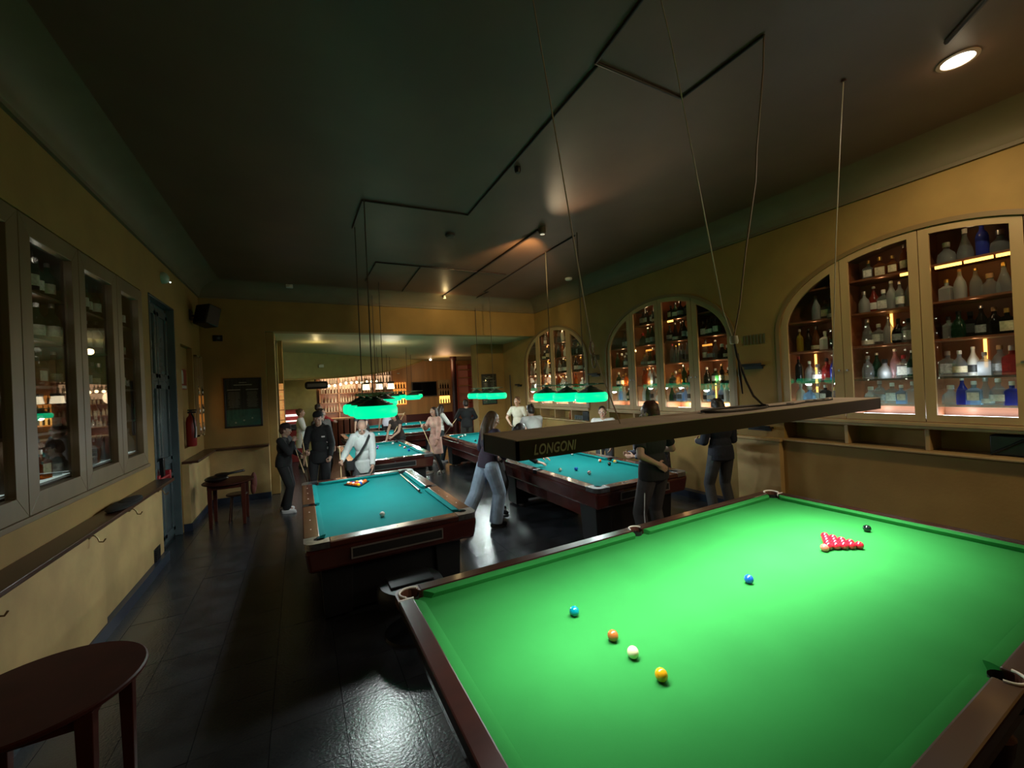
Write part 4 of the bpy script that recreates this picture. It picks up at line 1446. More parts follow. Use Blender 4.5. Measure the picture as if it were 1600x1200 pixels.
MB().lathe([(.03, -.03), (.035, -.10)], 12, Matrix.Translation((3.30, 9.68, ZC))).build('spot_head', WHITEP, tr_)
dl = thing('downlight', 'bright recessed downlight in the ceiling at the upper right', 'lamp', (4.59, 1.11, ZC))
MB().lathe([(.12, 0), (.12, -.008), (.095, -.012), (.09, 0)], 28, Matrix.Translation((4.59, 1.11, ZC)), cap=False).build('trim_ring', mat('ring_brown', (.2, .13, .08), .4), dl)
MB().lathe([(.001, -.006), (.092, -.006)], 28, Matrix.Translation((4.59, 1.11, ZC)), cap=False).build('diffuser', mat('downlight_glow', (1, 1, .9), .5, emit=(1.0, .93, .78), es=14), dl)
light('downlight_halo', 'POINT', (4.59, 1.11, ZC - .05), 1.2, (1.0, .82, .55), .05)

# small white ceiling sensor at the far cove, emergency light on left wall
sn = thing('motion_sensor', 'small white motion sensor at the far cove above the opening', 'sensor', (-.10, 9.95, 4.42))
MB().box((-.16, 9.62, 4.37), (-.03, 9.70, 4.44)).build('housing', WHITEP, sn, bevel=.01)
MB().ell((-.095, 9.62, 4.40), (.035, .02, .03)).build('lens', WHITEP, sn)
em = thing('alarm_dome', 'pale green alarm dome on the left wall above the tall door', 'alarm', (XL, 7.62, 3.92))
MB().lathe([(.085, 0), (.085, .03), (.07, .06), (.03, .085), (.001, .09)], 20, Matrix.Translation((XL, 7.62, 3.92)) @ Matrix.Rotation(pi / 2, 4, 'Y')).build('dome', mat('dome_green', (.30, .45, .35), .3), em)
MB().ell((XL + .08, 7.70, 3.88), (.012, .012, .012)).build('lamp', mat('led_white', (1, 1, 1), .3, emit=(.8, 1, .9), es=1.5), em)

# loudspeaker and camera in the far left corner
sp = thing('loudspeaker', 'black loudspeaker on a bracket high in the far left corner', 'speaker', (XL, 9.35, 3.62))
M = Matrix.Translation((XL + .26, 9.30, 3.66)) @ Matrix.Rotation(-.7, 4, 'Z') @ Matrix.Rotation(-.25, 4, 'X')
MB().box((-.15, -.13, -.19), (.15, .13, .19), M).build('housing', BLACK, sp, bevel=.02)
MB().box((-.13, -.14, -.17), (.13, -.13, .17), M).build('grille', BLACKM, sp, smooth=None)
MB().box((XL, 9.22, 3.58), (XL + .03, 9.40, 3.76)).cyl((XL + .02, 9.31, 3.66), (XL + .2, 9.31, 3.66), .02).build('bracket', BLACK, sp)
cmr = thing('security_camera', 'small black dome camera on the far wall, left of the opening', 'camera', (-1.42, YF, 3.34))
MB().lathe([(.06, 0), (.06, .03), (.05, .06), (.03, .09), (.001, .10)], 16, Matrix.Translation((-1.42, YF, 3.34)) @ Matrix.Rotation(pi / 2, 4, 'X')).build('dome', BLACK, cmr)
MB().box((-1.50, YF - .02, 3.28), (-1.34, YF, 3.40)).build('base', BLACKM, cmr, bevel=.004)

# ---- framed rules poster on the far wall
def text(body, loc, size, m, parent, rot=(pi / 2, 0, 0), align='CENTER', ex=.0004, name='lettering'):
    c = bpy.data.curves.new(name, 'FONT')
    c.body = body
    c.size = size
    c.extrude = ex
    c.align_x = align
    c.align_y = 'CENTER'
    c.space_line = .95
    c.materials.append(m)
    o = bpy.data.objects.new(name, c)
    COL.objects.link(o)
    o.rotation_euler = rot
    o.location = Vector(loc) - root_loc(parent)
    o.parent = parent
    return o


INK = mat('poster_ink', (.30, .32, .27), .6)
PBG = mat('poster_dark', (.012, .016, .014), .3)
PGR = mat('poster_green', (.015, .10, .075), .3, var=.2, vscale=6)


def poster(x0, x1, z0, z1, y, label):
    t = thing('framed_poster', label, 'poster', ((x0 + x1) / 2, y, z0))
    f = MB()
    for a in ((x0, x1, z0, z0 + .03), (x0, x1, z1 - .03, z1), (x0, x0 + .03, z0, z1), (x1 - .03, x1, z0, z1)):
        f.box((a[0], y - .03, a[2]), (a[1], y, a[3]))
    f.build('frame', BLACK, t, bevel=.004)
    MB().box((x0 + .03, y - .012, z0 + .03), (x1 - .03, y - .002, z1 - .03)).build('print', PBG, t, smooth=None)
    H = z1 - z0
    MB().box((x0 + .035, y - .014, z0 + .035), (x1 - .035, y - .011, z0 + H * .36)).build('table_picture', PGR, t, smooth=None)
    cx_ = (x0 + x1) / 2
    w_ = x1 - x0
    # title bars and columns of fine print, too small to read in the photograph
    lm = MB()
    q = random.Random(5)
    lm.box((cx_ - .10 * w_, y - .0145, z1 - .10 * H), (cx_ + .10 * w_, y - .0115, z1 - .085 * H))
    lm.box((cx_ - .24 * w_, y - .0145, z1 - .15 * H), (cx_ + .24 * w_, y - .0115, z1 - .13 * H))
    for s in (-1, 1):
        lm.box((cx_ + s * .24 * w_ - .17 * w_, y - .0145, z1 - .245 * H), (cx_ + s * .24 * w_ + .17 * w_, y - .0115, z1 - .228 * H))
        for k in range(13):
            zz = z1 - (.29 + .025 * k) * H
            a = .16 * q.uniform(.7, 1)
            lm.box((cx_ + s * .24 * w_ - a * w_, y - .0145, zz), (cx_ + s * .24 * w_ + a * w_, y - .0115, zz + .005))
    for k in range(3):
        lm.cyl((cx_ + (k - 1) * .22 * w_, y - .0145, z0 + .1 * H + .04 * k), (cx_ + (k - 1) * .22 * w_, y - .0115, z0 + .1 * H + .04 * k), .016, n=10)
    lm.build('print_lines', INK, t, smooth=None)['kind'] = 'stuff'
    MB().box((x0 + .03, y - .024, z0 + .03), (x1 - .03, y - .022, z1 - .03)).build('glass', PANE, t, smooth=None)
    return t


poster(-1.36, -.70, 1.50, 2.52, YF, 'black framed rules poster with a green table picture on the far left wall')
poster(5.26, 5.79, 1.52, 2.52, 12.15, 'dark framed poster with fine print on the pier behind the green lamp')
# black thin pipe beside the pier
tag(MB().cyl((6.03, 11.6, 0), (6.03, 11.6, 2.45), .018, n=8).build('cue_holder', BLACKM), 'tall thin black holder standing in the corner beside the pier', 'holder')

# ---- extinguisher niche
ex = thing('fire_extinguisher', 'dark red fire extinguisher standing in the niche behind the tall door', 'extinguisher', (XL + .02, 8.93, 1.30))
RED = mat('extinguisher_red', (.20, .012, .010), .3)
T_ = Matrix.Translation((XL + .02, 8.93, 1.30))
MB().lathe([(.065, 0), (.075, .02), (.075, .42), (.06, .50), (.03, .54), (.03, .58)], 20, T_).build('cylinder', RED, ex)
MB().box((XL - .02, 8.90, 1.88), (XL + .10, 8.96, 1.91)).box((XL - .02, 8.91, 1.92), (XL + .11, 8.95, 1.945)).lathe([(.025, .56), (.025, .62)], 10, T_).build('valve', BLACK, ex, bevel=.004)
MB().tube([(XL + .04, 8.90, 1.87), (XL + .08, 8.82, 1.80), (XL + .10, 8.81, 1.6), (XL + .09, 8.82, 1.45)], .014, 8).build('hose', BLACK, ex, smooth=60)
MB().lathe([(.0765, .15), (.0765, .34)], 12, T_, cap=False, a0=-.7, a1=.8).build('paper_label', mat('ext_label', (.5, .5, .46), .5), ex)
sg = thing('safety_sign', 'red fire extinguisher sign on the wall above the extinguisher niche', 'sign', (XL, 8.93, 2.3))
MB().box((XL - .08, 8.62, 2.30), (XL - .07, 9.20, 2.66)).build('plate', mat('sign_red', (.22, .012, .008), .4), sg, smooth=None)
MB().box((XL - .0695, 8.64, 2.32), (XL - .067, 9.18, 2.37)).box((XL - .0695, 8.84, 2.40), (XL - .067, 8.98, 2.60)).box((XL - .0695, 8.87, 2.60), (XL - .067, 8.95, 2.635)).build('symbol', mat('sign_white', (.45, .45, .40), .5), sg, smooth=None)
# two small glowing wall cabinets beyond the niche
for (a, b, nm) in ((9.44, 9.66, 'nearer'), (9.74, 9.92, 'farther')):
    t = thing('display_case', f'small amber-lit display case by the far left corner, {nm} of two', 'display case', (XL, (a + b) / 2, 1.45))
    f = MB()
    for q in ((a, a + .02, 1.42, 2.95), (b - .02, b, 1.42, 2.95), (a, b, 1.42, 1.45), (a, b, 2.92, 2.95)):
        f.box((XL, q[0], q[2]), (XL + .05, q[1], q[3]))
    f.build('frame', WOODF, t, smooth=None)
    MB().box((XL + .002, a, 1.45), (XL + .006, b, 2.92)).build('back', CARC, t, smooth=None)
    MB().box((XL + .006, a + .03, 1.52), (XL + .010, b - .03, 2.30)).build('led_panel', LEDA2, t, smooth=None)
    for z in (1.50, 1.85, 2.2, 2.55):
        MB().box((XL + .004, a + .02, z - .012), (XL + .045, b - .02, z)).build('shelf', CARC, t, smooth=None)
    for z in (1.50, 1.85, 2.2):
        for q in range(2):
            y = a + .06 + q * .09
            bottle((XL + .028, y, z), 'tall', rnd.choice(['amber', 'dark', 'clear']), 0, 0 if q else None, f'{["amber lit", "lit"][q]} bottle on the {["bottom", "middle", "top"][(1.5, 1.85, 2.2).index(z)]} shelf, {["left", "right"][q]}, of the {nm} display case', 'bottles in the display cases', .55)

# ---- small tables
TW = mat('table_redwood', (.050, .0085, .0035), .50, var=.2, vscale=5, spec=.25)


def round_table(x, y, z, r, label, drop=False):
    t = thing('round_table', label, 'table', (x, y, 0))
    MB().lathe([(.001, z - .028), (r - .01, z - .028), (r, z - .02), (r, z - .006), (r - .008, z), (.001, z)], 48, Matrix.Translation((x, y, 0))).build('tabletop', TW, t, smooth=30)
    f = MB()
    q = r * .62
    for a, b in (((-q, -q), (q, -q)), ((q, -q), (q, q)), ((q, q), (-q, q)), ((-q, q), (-q, -q))):
        f.box((x + min(a[0], b[0]) - .01, y + min(a[1], b[1]) - .01, z - .10), (x + max(a[0], b[0]) + .01, y + max(a[1], b[1]) + .01, z - .028))
    f.build('frame', TW, t, smooth=None)
    for sx in (-1, 1):
        for sy in (-1, 1):
            MB().frust((x + sx * q, y + sy * q), .022, .022, 0, .032, .032, z - .03).build('leg', TW, t, smooth=None, bevel=.004)
    return t


round_table(-1.15, 2.80, .75, .385, 'dark red round wooden table at the lower left edge of the photo')
round_table(-1.12, 8.38, .72, .37, 'small round wooden table in the far left corner under the poster')
bg = thing('bag', 'dark shiny bag lying on the small table in the far corner', 'bag', (-1.2, 8.38, .72))
MB().ell((-1.28, 8.35, .775), (.17, .15, .055)).ell((-1.20, 8.38, .83), (.12, .10, .03)).build('body', mat('black_leather', (.012, .008, .007), .3), bg)
MB().cap((-1.15, 8.30, .84), (-.90, 8.36, .86), .02).build('strap', mat('black_leather', (.012, .008, .007), .3), bg)
fc = thing('stool', 'low dark wooden stool pushed under the far corner table', 'stool', (-1.05, 8.42, 0))
MB().lathe([(.001, .44), (.15, .44), (.16, .455), (.15, .47), (.001, .47)], 24, Matrix.Translation((-1.02, 8.45, 0))).build('seat', DARKW, fc)
for k in range(4):
    a = pi / 4 + k * pi / 2
    MB().cyl((-1.02 + .15 * cos(a), 8.45 + .15 * sin(a), 0), (-1.02 + .1 * cos(a), 8.45 + .1 * sin(a), .44), .014).build('leg', DARKW, fc)
# red-brown jacket hanging at the table
jk = MB().ell((-.78, 8.62, .60), (.05, .10, .17)).ell((-.79, 8.60, .50), (.045, .09, .12))
tag(jk.build('jacket', mat('brick_cloth', (.12, .03, .02), .9)), 'reddish brown jacket hanging off the edge of the far corner table', 'jacket')

# ---- grey round stool near the snooker table corner
gs = thing('round_stool', 'dark grey padded round stool between the nearest teal and the green table', 'stool', (.80, 3.60, 0))
T_ = Matrix.Translation((.80, 3.60, 0))
MB().lathe([(.001, .30), (.26, .30), (.285, .33), (.285, .40), (.26, .44), (.001, .45)], 32, T_).build('seat', mat('stool_leather', (.016, .017, .019), .4, bump=.2, bscale=8), gs, smooth=40)
MB().lathe([(.05, .02), (.05, .30)], 14, T_).lathe([(.24, 0), (.23, .02), (.05, .035)], 28, T_).build('pedestal', BLACKM, gs)
MB().box((.61, 3.50, .448), (.98, 3.72, .462)).build('tray', mat('tray_grey', (.02, .022, .025), .35), gs, bevel=.005)

# ================================================================ FAR ROOM FITTINGS
# bar counter, back shelf with bottles
bar = thing('bar_counter', 'dark wooden bar with pale top edge under the curved bulkhead', 'bar', (2.2, 16.9, 0))
cp_ = []
for k in range(13):
    a = pi * .5 + (pi * .5) * k / 12
    cp_.append((1.92 + 1.3 * cos(a), 18.50 - 1.0 * sin(a)))
path = [(3.9, 17.5)] + [(1.92, 17.5)] + [(x, y) for x, y in cp_[1:]] + [(.62, 18.9)]
bt, bb = MB(), MB()
for k in range(len(path) - 1):
    (xa, ya), (xb_, yb_) = path[k], path[k + 1]
    d_ = Vector((xb_ - xa, yb_ - ya, 0)).normalized()
    nn = Vector((d_.y, -d_.x, 0))
    q = [(xa, ya), (xb_, yb_), (xb_ + nn.x * -.5, yb_ + nn.y * -.5), (xa + nn.x * -.5, ya + nn.y * -.5)]
    bb.prism(q, 2, 0, 1.08)
bb.build('front', mat('bar_wood', (.10, .028, .014), .25, var=.3, vscale=5, stretch=(1, 1, .2)), bar, smooth=40)
for k in range(len(path) - 1):
    (xa, ya), (xb_, yb_) = path[k], path[k + 1]
    bt.cap((xa, ya, 1.11), (xb_, yb_, 1.11), .035, n=8)
bt.build('top_rail', mat('bar_top', (.45, .30, .17), .35), bar)
bs = thing('bar_shelf', 'brightly lit back shelves of the bar with rows of bottles and hanging glasses', 'shelf', (2.5, 19.3, 0))
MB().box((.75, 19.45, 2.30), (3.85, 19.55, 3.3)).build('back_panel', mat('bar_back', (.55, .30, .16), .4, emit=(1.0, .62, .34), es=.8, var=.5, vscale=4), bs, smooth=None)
MB().box((.75, 19.45, 0), (3.85, 19.55, 2.30)).build('cabinet_front', mat('bar_cab', (.30, .10, .05), .35, var=.3, vscale=3), bs, smooth=None)
for z in (1.3, 1.7, 2.1, 2.5, 2.85):
    MB().box((.75, 19.15, z), (3.85, 19.45, z + .03)).build('shelf', mat('bar_shelf_wood', (.30, .14, .07), .4), bs, smooth=None)
for x in (.75, 1.5, 2.25, 3.0, 3.79):
    MB().box((x, 19.15, 1.0), (x + .06, 19.45, 3.3)).build('upright', mat('bar_shelf_wood', (.30, .14, .07), .4), bs, smooth=None)
sm = MB()
q = random.Random(11)
for z in (1.33, 1.73, 2.13, 2.53, 2.88):
    x = .85
    while x < 3.75:
        r_, h_ = q.uniform(.032, .045), q.uniform(.22, .32)
        sm.lathe([(r_, 0), (r_, h_ * .6), (r_ * .35, h_ * .78), (r_ * .35, h_)], 6, Matrix.Translation((x, 19.3, z)))
        x += q.uniform(.09, .14)
o = sm.build('bottle', mat('bar_bottles', (.18, .12, .07), .2, var=.8, vscale=1.7, col2=(.5, .45, .36)), None)
o['kind'] = 'stuff'
tag(o, 'rows of small distant bottles on the lit back shelves of the bar', 'bottles')
# fairy lights and hanging lamps over the bar
q = random.Random(4)
stl = thing('string_lights', 'string of small warm bulbs hanging along the bar under the curved bulkhead', 'string lights', (.35, 15.9, 2.45))
cbl = []
for k in range(13):
    t_ = k / 12
    x, y, z = .35 + 2.5 * t_, 15.9 + 1.6 * t_, 2.38 + .18 * t_ + q.uniform(-.03, .03)
    MB().ell((x, y, z), (.045, .045, .05)).build('bulb', mat('bulb_warm', (1, .9, .7), .4, emit=(1.0, .72, .38), es=7), stl)
    cbl.append((x, y, z + .06))
MB().tube([(cbl[0][0] - .05, cbl[0][1], 3.5)] + cbl + [(cbl[-1][0] + .05, cbl[-1][1], 3.5)], .006, 5).build('cable', BCAB, stl, smooth=60)
for k, x in enumerate((2.35, 2.85, 3.3)):
    t = thing('pendant_lamp', ['warm square pendant above the bar, leftmost', 'warm square pendant above the bar, middle one', 'warm square pendant above the bar, rightmost'][k], 'lamp', (x, 16.9, 2.25), 0, 'square pendants over the bar')
    MB().frust((x, 16.9), .13, .13, 2.20, .10, .10, 2.42).build('shade', mat('pendant_glow', (.9, .8, .6), .5, emit=(1.0, .82, .55), es=2.2), t, smooth=None)
    MB().box((x - .12, 16.78, 2.42), (x + .12, 17.02, 2.50)).build('cap', BLACK, t)
    MB().cyl((x, 16.9, 2.5), (x, 16.9, 3.5), .008, n=6).build('cord', BLACK, t)
light('bar_bulbs', 'POINT', (1.5, 16.4, 2.3), 5, (1.0, .68, .38), .2)
# lit bottle boards on the end wall
for (x0, x1, za, zb__, lb) in ((3.93, 4.52, 1.45, 2.50, 'tall orange-lit bottle display on the end wall behind the green lamps'), (6.10, 6.72, 1.35, 2.55, 'narrow lit display frame on the end wall, left of the dark column')):
    t = thing('lit_display', lb, 'display case', ((x0 + x1) / 2, 19.58, za))
    MB().box((x0, 19.5, za), (x1, 19.6, zb__)).build('back', mat('orange_glow', (.8, .4, .1), .5, emit=(1.0, .34, .06), es=.9, var=.3, vscale=6) if x0 < 5 else WOODF, t, smooth=None)
    MB().box((x0 + .05, 19.48, za + .05), (x1 - .05, 19.5, za + .40)).build('lit_panel', mat('orange_glow_strong', (.9, .5, .1), .5, emit=(1.0, .50, .10), es=2.6), t, smooth=None)
    for z in (za + .42, za + .75):
        MB().box((x0, 19.42, z), (x1, 19.5, z + .03)).build('shelf', CARC, t, smooth=None)
    m = MB()
    for k in range(4):
        for z in (za + .05, za + .45, za + .78):
            m.lathe([(.035, 0), (.035, .16), (.012, .21), (.012, .27)], 6, Matrix.Translation((x0 + .1 + k * .13, 19.44, z)))
    m.build('bottle', G['dark'], t)['kind'] = 'stuff'
tv = thing('television', 'large black flat television on the wood panelled end wall', 'television', (5.4, 19.55, 1.9))
MB().box((4.80, 19.48, 1.78), (6.03, 19.56, 2.50)).build('bezel', BLACK, tv, bevel=.008)
MB().box((4.84, 19.474, 1.82), (5.99, 19.48, 2.46)).build('screen', mat('tv_screen', (.005, .005, .006), .08), tv, smooth=None)
cl_ = thing('column', 'dark reddish round column in the far room', 'column', (6.05, 17.0, 0))
CWM = mat('column_red', (.035, .010, .008), .3)
MB().lathe([(.16, 0), (.16, .12), (.125, .16), (.12, 3.3), (.15, 3.36), (.15, 3.5)], 20, Matrix.Translation((6.05, 17.0, 0))).build('shaft', CWM, cl_)
bc = thing('shelf_unit', 'reddish lit shelving beyond the column, beside the pier', 'shelf', (7.3, 19.4, 0))
MB().box((7.05, 19.5, 0), (8.4, 19.6, 3.25)).build('back', mat('shelf_red_back', (.35, .12, .07), .5, emit=(1.0, .30, .15), es=.04), bc, smooth=None)
for z in (.1, .6, 1.0, 1.4, 1.8, 2.2, 2.6, 3.0):
    MB().box((7.05, 19.2, z), (8.4, 19.5, z + .04)).build('shelf', WOODW, bc, smooth=None)
for x in (7.0, 7.7, 8.4):
    MB().box((x, 19.2, 0), (x + .05, 19.5, 3.3)).build('upright', mat('upright_red', (.28, .05, .03), .5), bc, smooth=None)
wb = thing('wall_bench', 'dark red bench along the end wall behind the farthest table', 'bench', (4.5, 19.3, 0))
MB().box((4.0, 19.0, 0), (6.8, 19.4, .45)).build('seat', mat('bench_red', (.06, .010, .008), .4), wb, bevel=.02)
MB().box((4.0, 19.40, .3), (6.8, 19.46, .95)).build('backrest', mat('bench_red', (.06, .010, .008), .4), wb, bevel=.02)
# arcade machine, black projector box, lit panel on the left
ar = thing('arcade_machine', 'red arcade machine with lit screen by the left pilaster of the far room', 'arcade machine', (-.16, 14.9, 0))
MB().prism([(14.6, 0), (15.2, 0), (15.2, 1.66), (14.85, 1.66), (14.80, 1.15), (14.6, 1.0)], 0, -.46, .02).build('cabinet', mat('arcade_red', (.16, .010, .010), .4), ar, smooth=None, bevel=.01)
MB().box((-.44, 14.56, 1.02), (.0, 14.9, 1.20)).build('console', BLACK, ar, bevel=.01)
MB().box((-.42, 14.70, 1.45), (-.02, 14.80, 1.51)).build('marquee', mat('arcade_white', (.9, .9, .9), .4, emit=(1.0, .85, .75), es=2.0), ar, smooth=None)
MB().box((-.42, 14.70, 1.28), (-.02, 14.80, 1.32)).build('lit_buttons', mat('arcade_white2', (.9, .9, .9), .4, emit=(1.0, .7, .6), es=1.5), ar, smooth=None)
pj = thing('projector', 'black projector hanging under the bulkhead in the far room', 'projector', (.35, 15.6, 2.45))
MB().box((.18, 15.4, 2.30), (.90, 15.85, 2.56)).build('housing', BLACK, pj, bevel=.08)
MB().cyl((.5, 15.6, 2.5), (.5, 15.6, 3.5), .02).build('mount', BLACK, pj)
t = thing('lit_display', 'narrow amber-lit bottle case on the left wall inside the far room', 'display case', (-.40, 12.6, 1.3))
MB().box((-.455, 11.66, 1.25), (-.445, 11.7, 2.5)).box((-.345, 11.66, 1.25), (-.335, 11.7, 2.5)).build('frame', WOODF, t, smooth=None)
MB().box((-.445, 11.69, 1.28), (-.345, 11.698, 2.42)).build('lit_panel', mat('amber_glow', (.9, .5, .2), .5, emit=(1.0, .42, .12), es=.45, var=.6, vscale=9), t, smooth=None)
for z in (1.5, 1.75, 2.0, 2.25):
    MB().box((-.445, 11.665, z), (-.345, 11.69, z + .015)).build('shelf', CARC, t, smooth=None)
ds = thing('wall_sensor', 'small white sensor on the curved bulkhead', 'sensor', (.55, 14.9, 2.95))
MB().box((.62, 15.20, 3.02), (.78, 15.28, 3.12)).build('housing', WHITEP, ds, bevel=.008)
tag(MB().ell((5.30, 17.9, 3.44), (.05, .05, .04)).build('ceiling_spot', mat('spot_glow', (1, .9, .8), .4, emit=(1, .8, .6), es=10)), 'tiny bright ceiling spot near the top of the end wall', 'lamp')
puck(4.2, 19.56, .06, .04, WHITEP, 'wall_clock', 'small pale round fitting high on the end wall', 'fitting', z=2.95)

# ================================================================ PEOPLE
SKIN = mat('skin', (.42, .245, .175), .5, var=.06, vscale=8)
EYE_W = mat('eye_white', (.7, .68, .65), .2)
EYE_D = mat('eye_dark', (.02, .012, .008), .2)
DG = bpy.context.evaluated_depsgraph_get


def cloth(name, col, rough=.85, var=.12, vs=9, bump=.5):
    return mat('cloth_' + name, col, rough, var=var, vscale=vs, bump=bump, bscale=22)


def remesh(mb, name, voxel, smooth=4, dec=None):
    me = bpy.data.meshes.new(name)
    me.from_pydata(mb.v, [], mb.f)
    o = bpy.data.objects.new(name + '_tmp', me)
    COL.objects.link(o)
    r = o.modifiers.new('r', 'REMESH')
    r.mode = 'VOXEL'
    r.voxel_size = voxel
    s = o.modifiers.new('s', 'SMOOTH')
    s.factor = .5
    s.iterations = smooth
    dg = bpy.context.evaluated_depsgraph_get()
    ev = o.evaluated_get(dg)
    out = bpy.data.meshes.new_from_object(ev)
    bpy.data.objects.remove(o)
    bpy.data.meshes.remove(me)
    return out


def join_meshes(ms, name):
    vs, fs = [], []
    for m in ms:
        n = len(vs)
        vs += [tuple(v.co) for v in m.vertices]
        fs += [tuple(i + n for i in p.vertices) for p in m.polygons]
    me = bpy.data.meshes.new(name)
    me.from_pydata(vs, [], fs)
    return me


def obj_mesh(name, me, m, parent):
    me.materials.clear()
    me.materials.append(m)
    me.polygons.foreach_set('use_smooth', [True] * len(me.polygons))
    o = bpy.data.objects.new(name, me)
    COL.objects.link(o)
    o.parent = parent
    return o


def ik(a, c, l1, l2, hint):
    a, c, hint = Vector(a), Vector(c), Vector(hint)
    d = c - a
    D = d.length
    if D > (l1 + l2) * .995:
        c = a + d * ((l1 + l2) * .995 / D)
        d = c - a
        D = d.length
    u = d / D
    x = (l1 * l1 - l2 * l2 + D * D) / (2 * D)
    h = sqrt(max(l1 * l1 - x * x, 0))
    n = hint - u * hint.dot(u)
    n = n.normalized() if n.length > 1e-4 else Vector((0, 1, 0))
    return a + u * x + n * h, c


def hand_mb(wr, d, n, side, curl, s):
    """wr wrist, d finger direction, n palm normal, side -> thumb side"""
    mb = MB()
    d = d.normalized()
    n = (n - d * n.dot(d)).normalized()
    w = d.cross(n).normalized()
    if w.dot(side) < 0:
        w = -w
    R = Matrix((w, d, n)).transposed()
    mb.ell(wr + d * .048 * s, (.040 * s, .052 * s, .017 * s), R, 12, 8)
    mb.cap(wr - d * .02 * s, wr + d * .03 * s, .026 * s, .028 * s, 10)
    for k, (off, L) in enumerate(((.029, .073), (.010, .081), (-.010, .075), (-.028, .060))):
        p = wr + d * (.086 - .004 * abs(k - 1.2)) * s + w * off * s
        dd_ = d.copy()
        p0 = wr + d * .045 * s + w * off * .8 * s
        sg = None
        mb.cap(p0, p, .0105 * s, .0098 * s, 8)
        for j, (fr, c_) in enumerate(((.45, curl[0]), (.30, curl[1]), (.25, curl[2]))):
            a = c_ * (1 + .06 * k)
            pn_ = w.cross(dd_)
            if sg is None:
                sg = 1 if pn_.dot(n) > 0 else -1
            dd_ = (dd_ * cos(a) + pn_ * sg * sin(a)).normalized()
            q = p + dd_ * L * fr * s
            mb.cap(p, q, (.0092 - .0008 * j) * s, (.0086 - .0009 * j) * s, 8)
            p = q
    tp = wr + d * .022 * s + w * .030 * s
    td = (d * .62 + w * .62 + n * (.3 + .3 * curl[0])).normalized()
    t1 = tp + td * .042 * s
    mb.cap(wr + d * .02 * s + w * .012 * s, tp, .015 * s, .0125 * s, 8)
    mb.cap(tp, t1, .0125 * s, .0105 * s, 8)
    td2 = (td + d * .5 + n * curl[0] * .5 - w * .3).normalized()
    mb.cap(t1, t1 + td2 * .032 * s, .0105 * s, .0088 * s, 8)
    return mb


RELAX = (.25, .35, .25)
GRIP = (1.1, 1.2, .7)
FLAT = (.08, .12, .08)


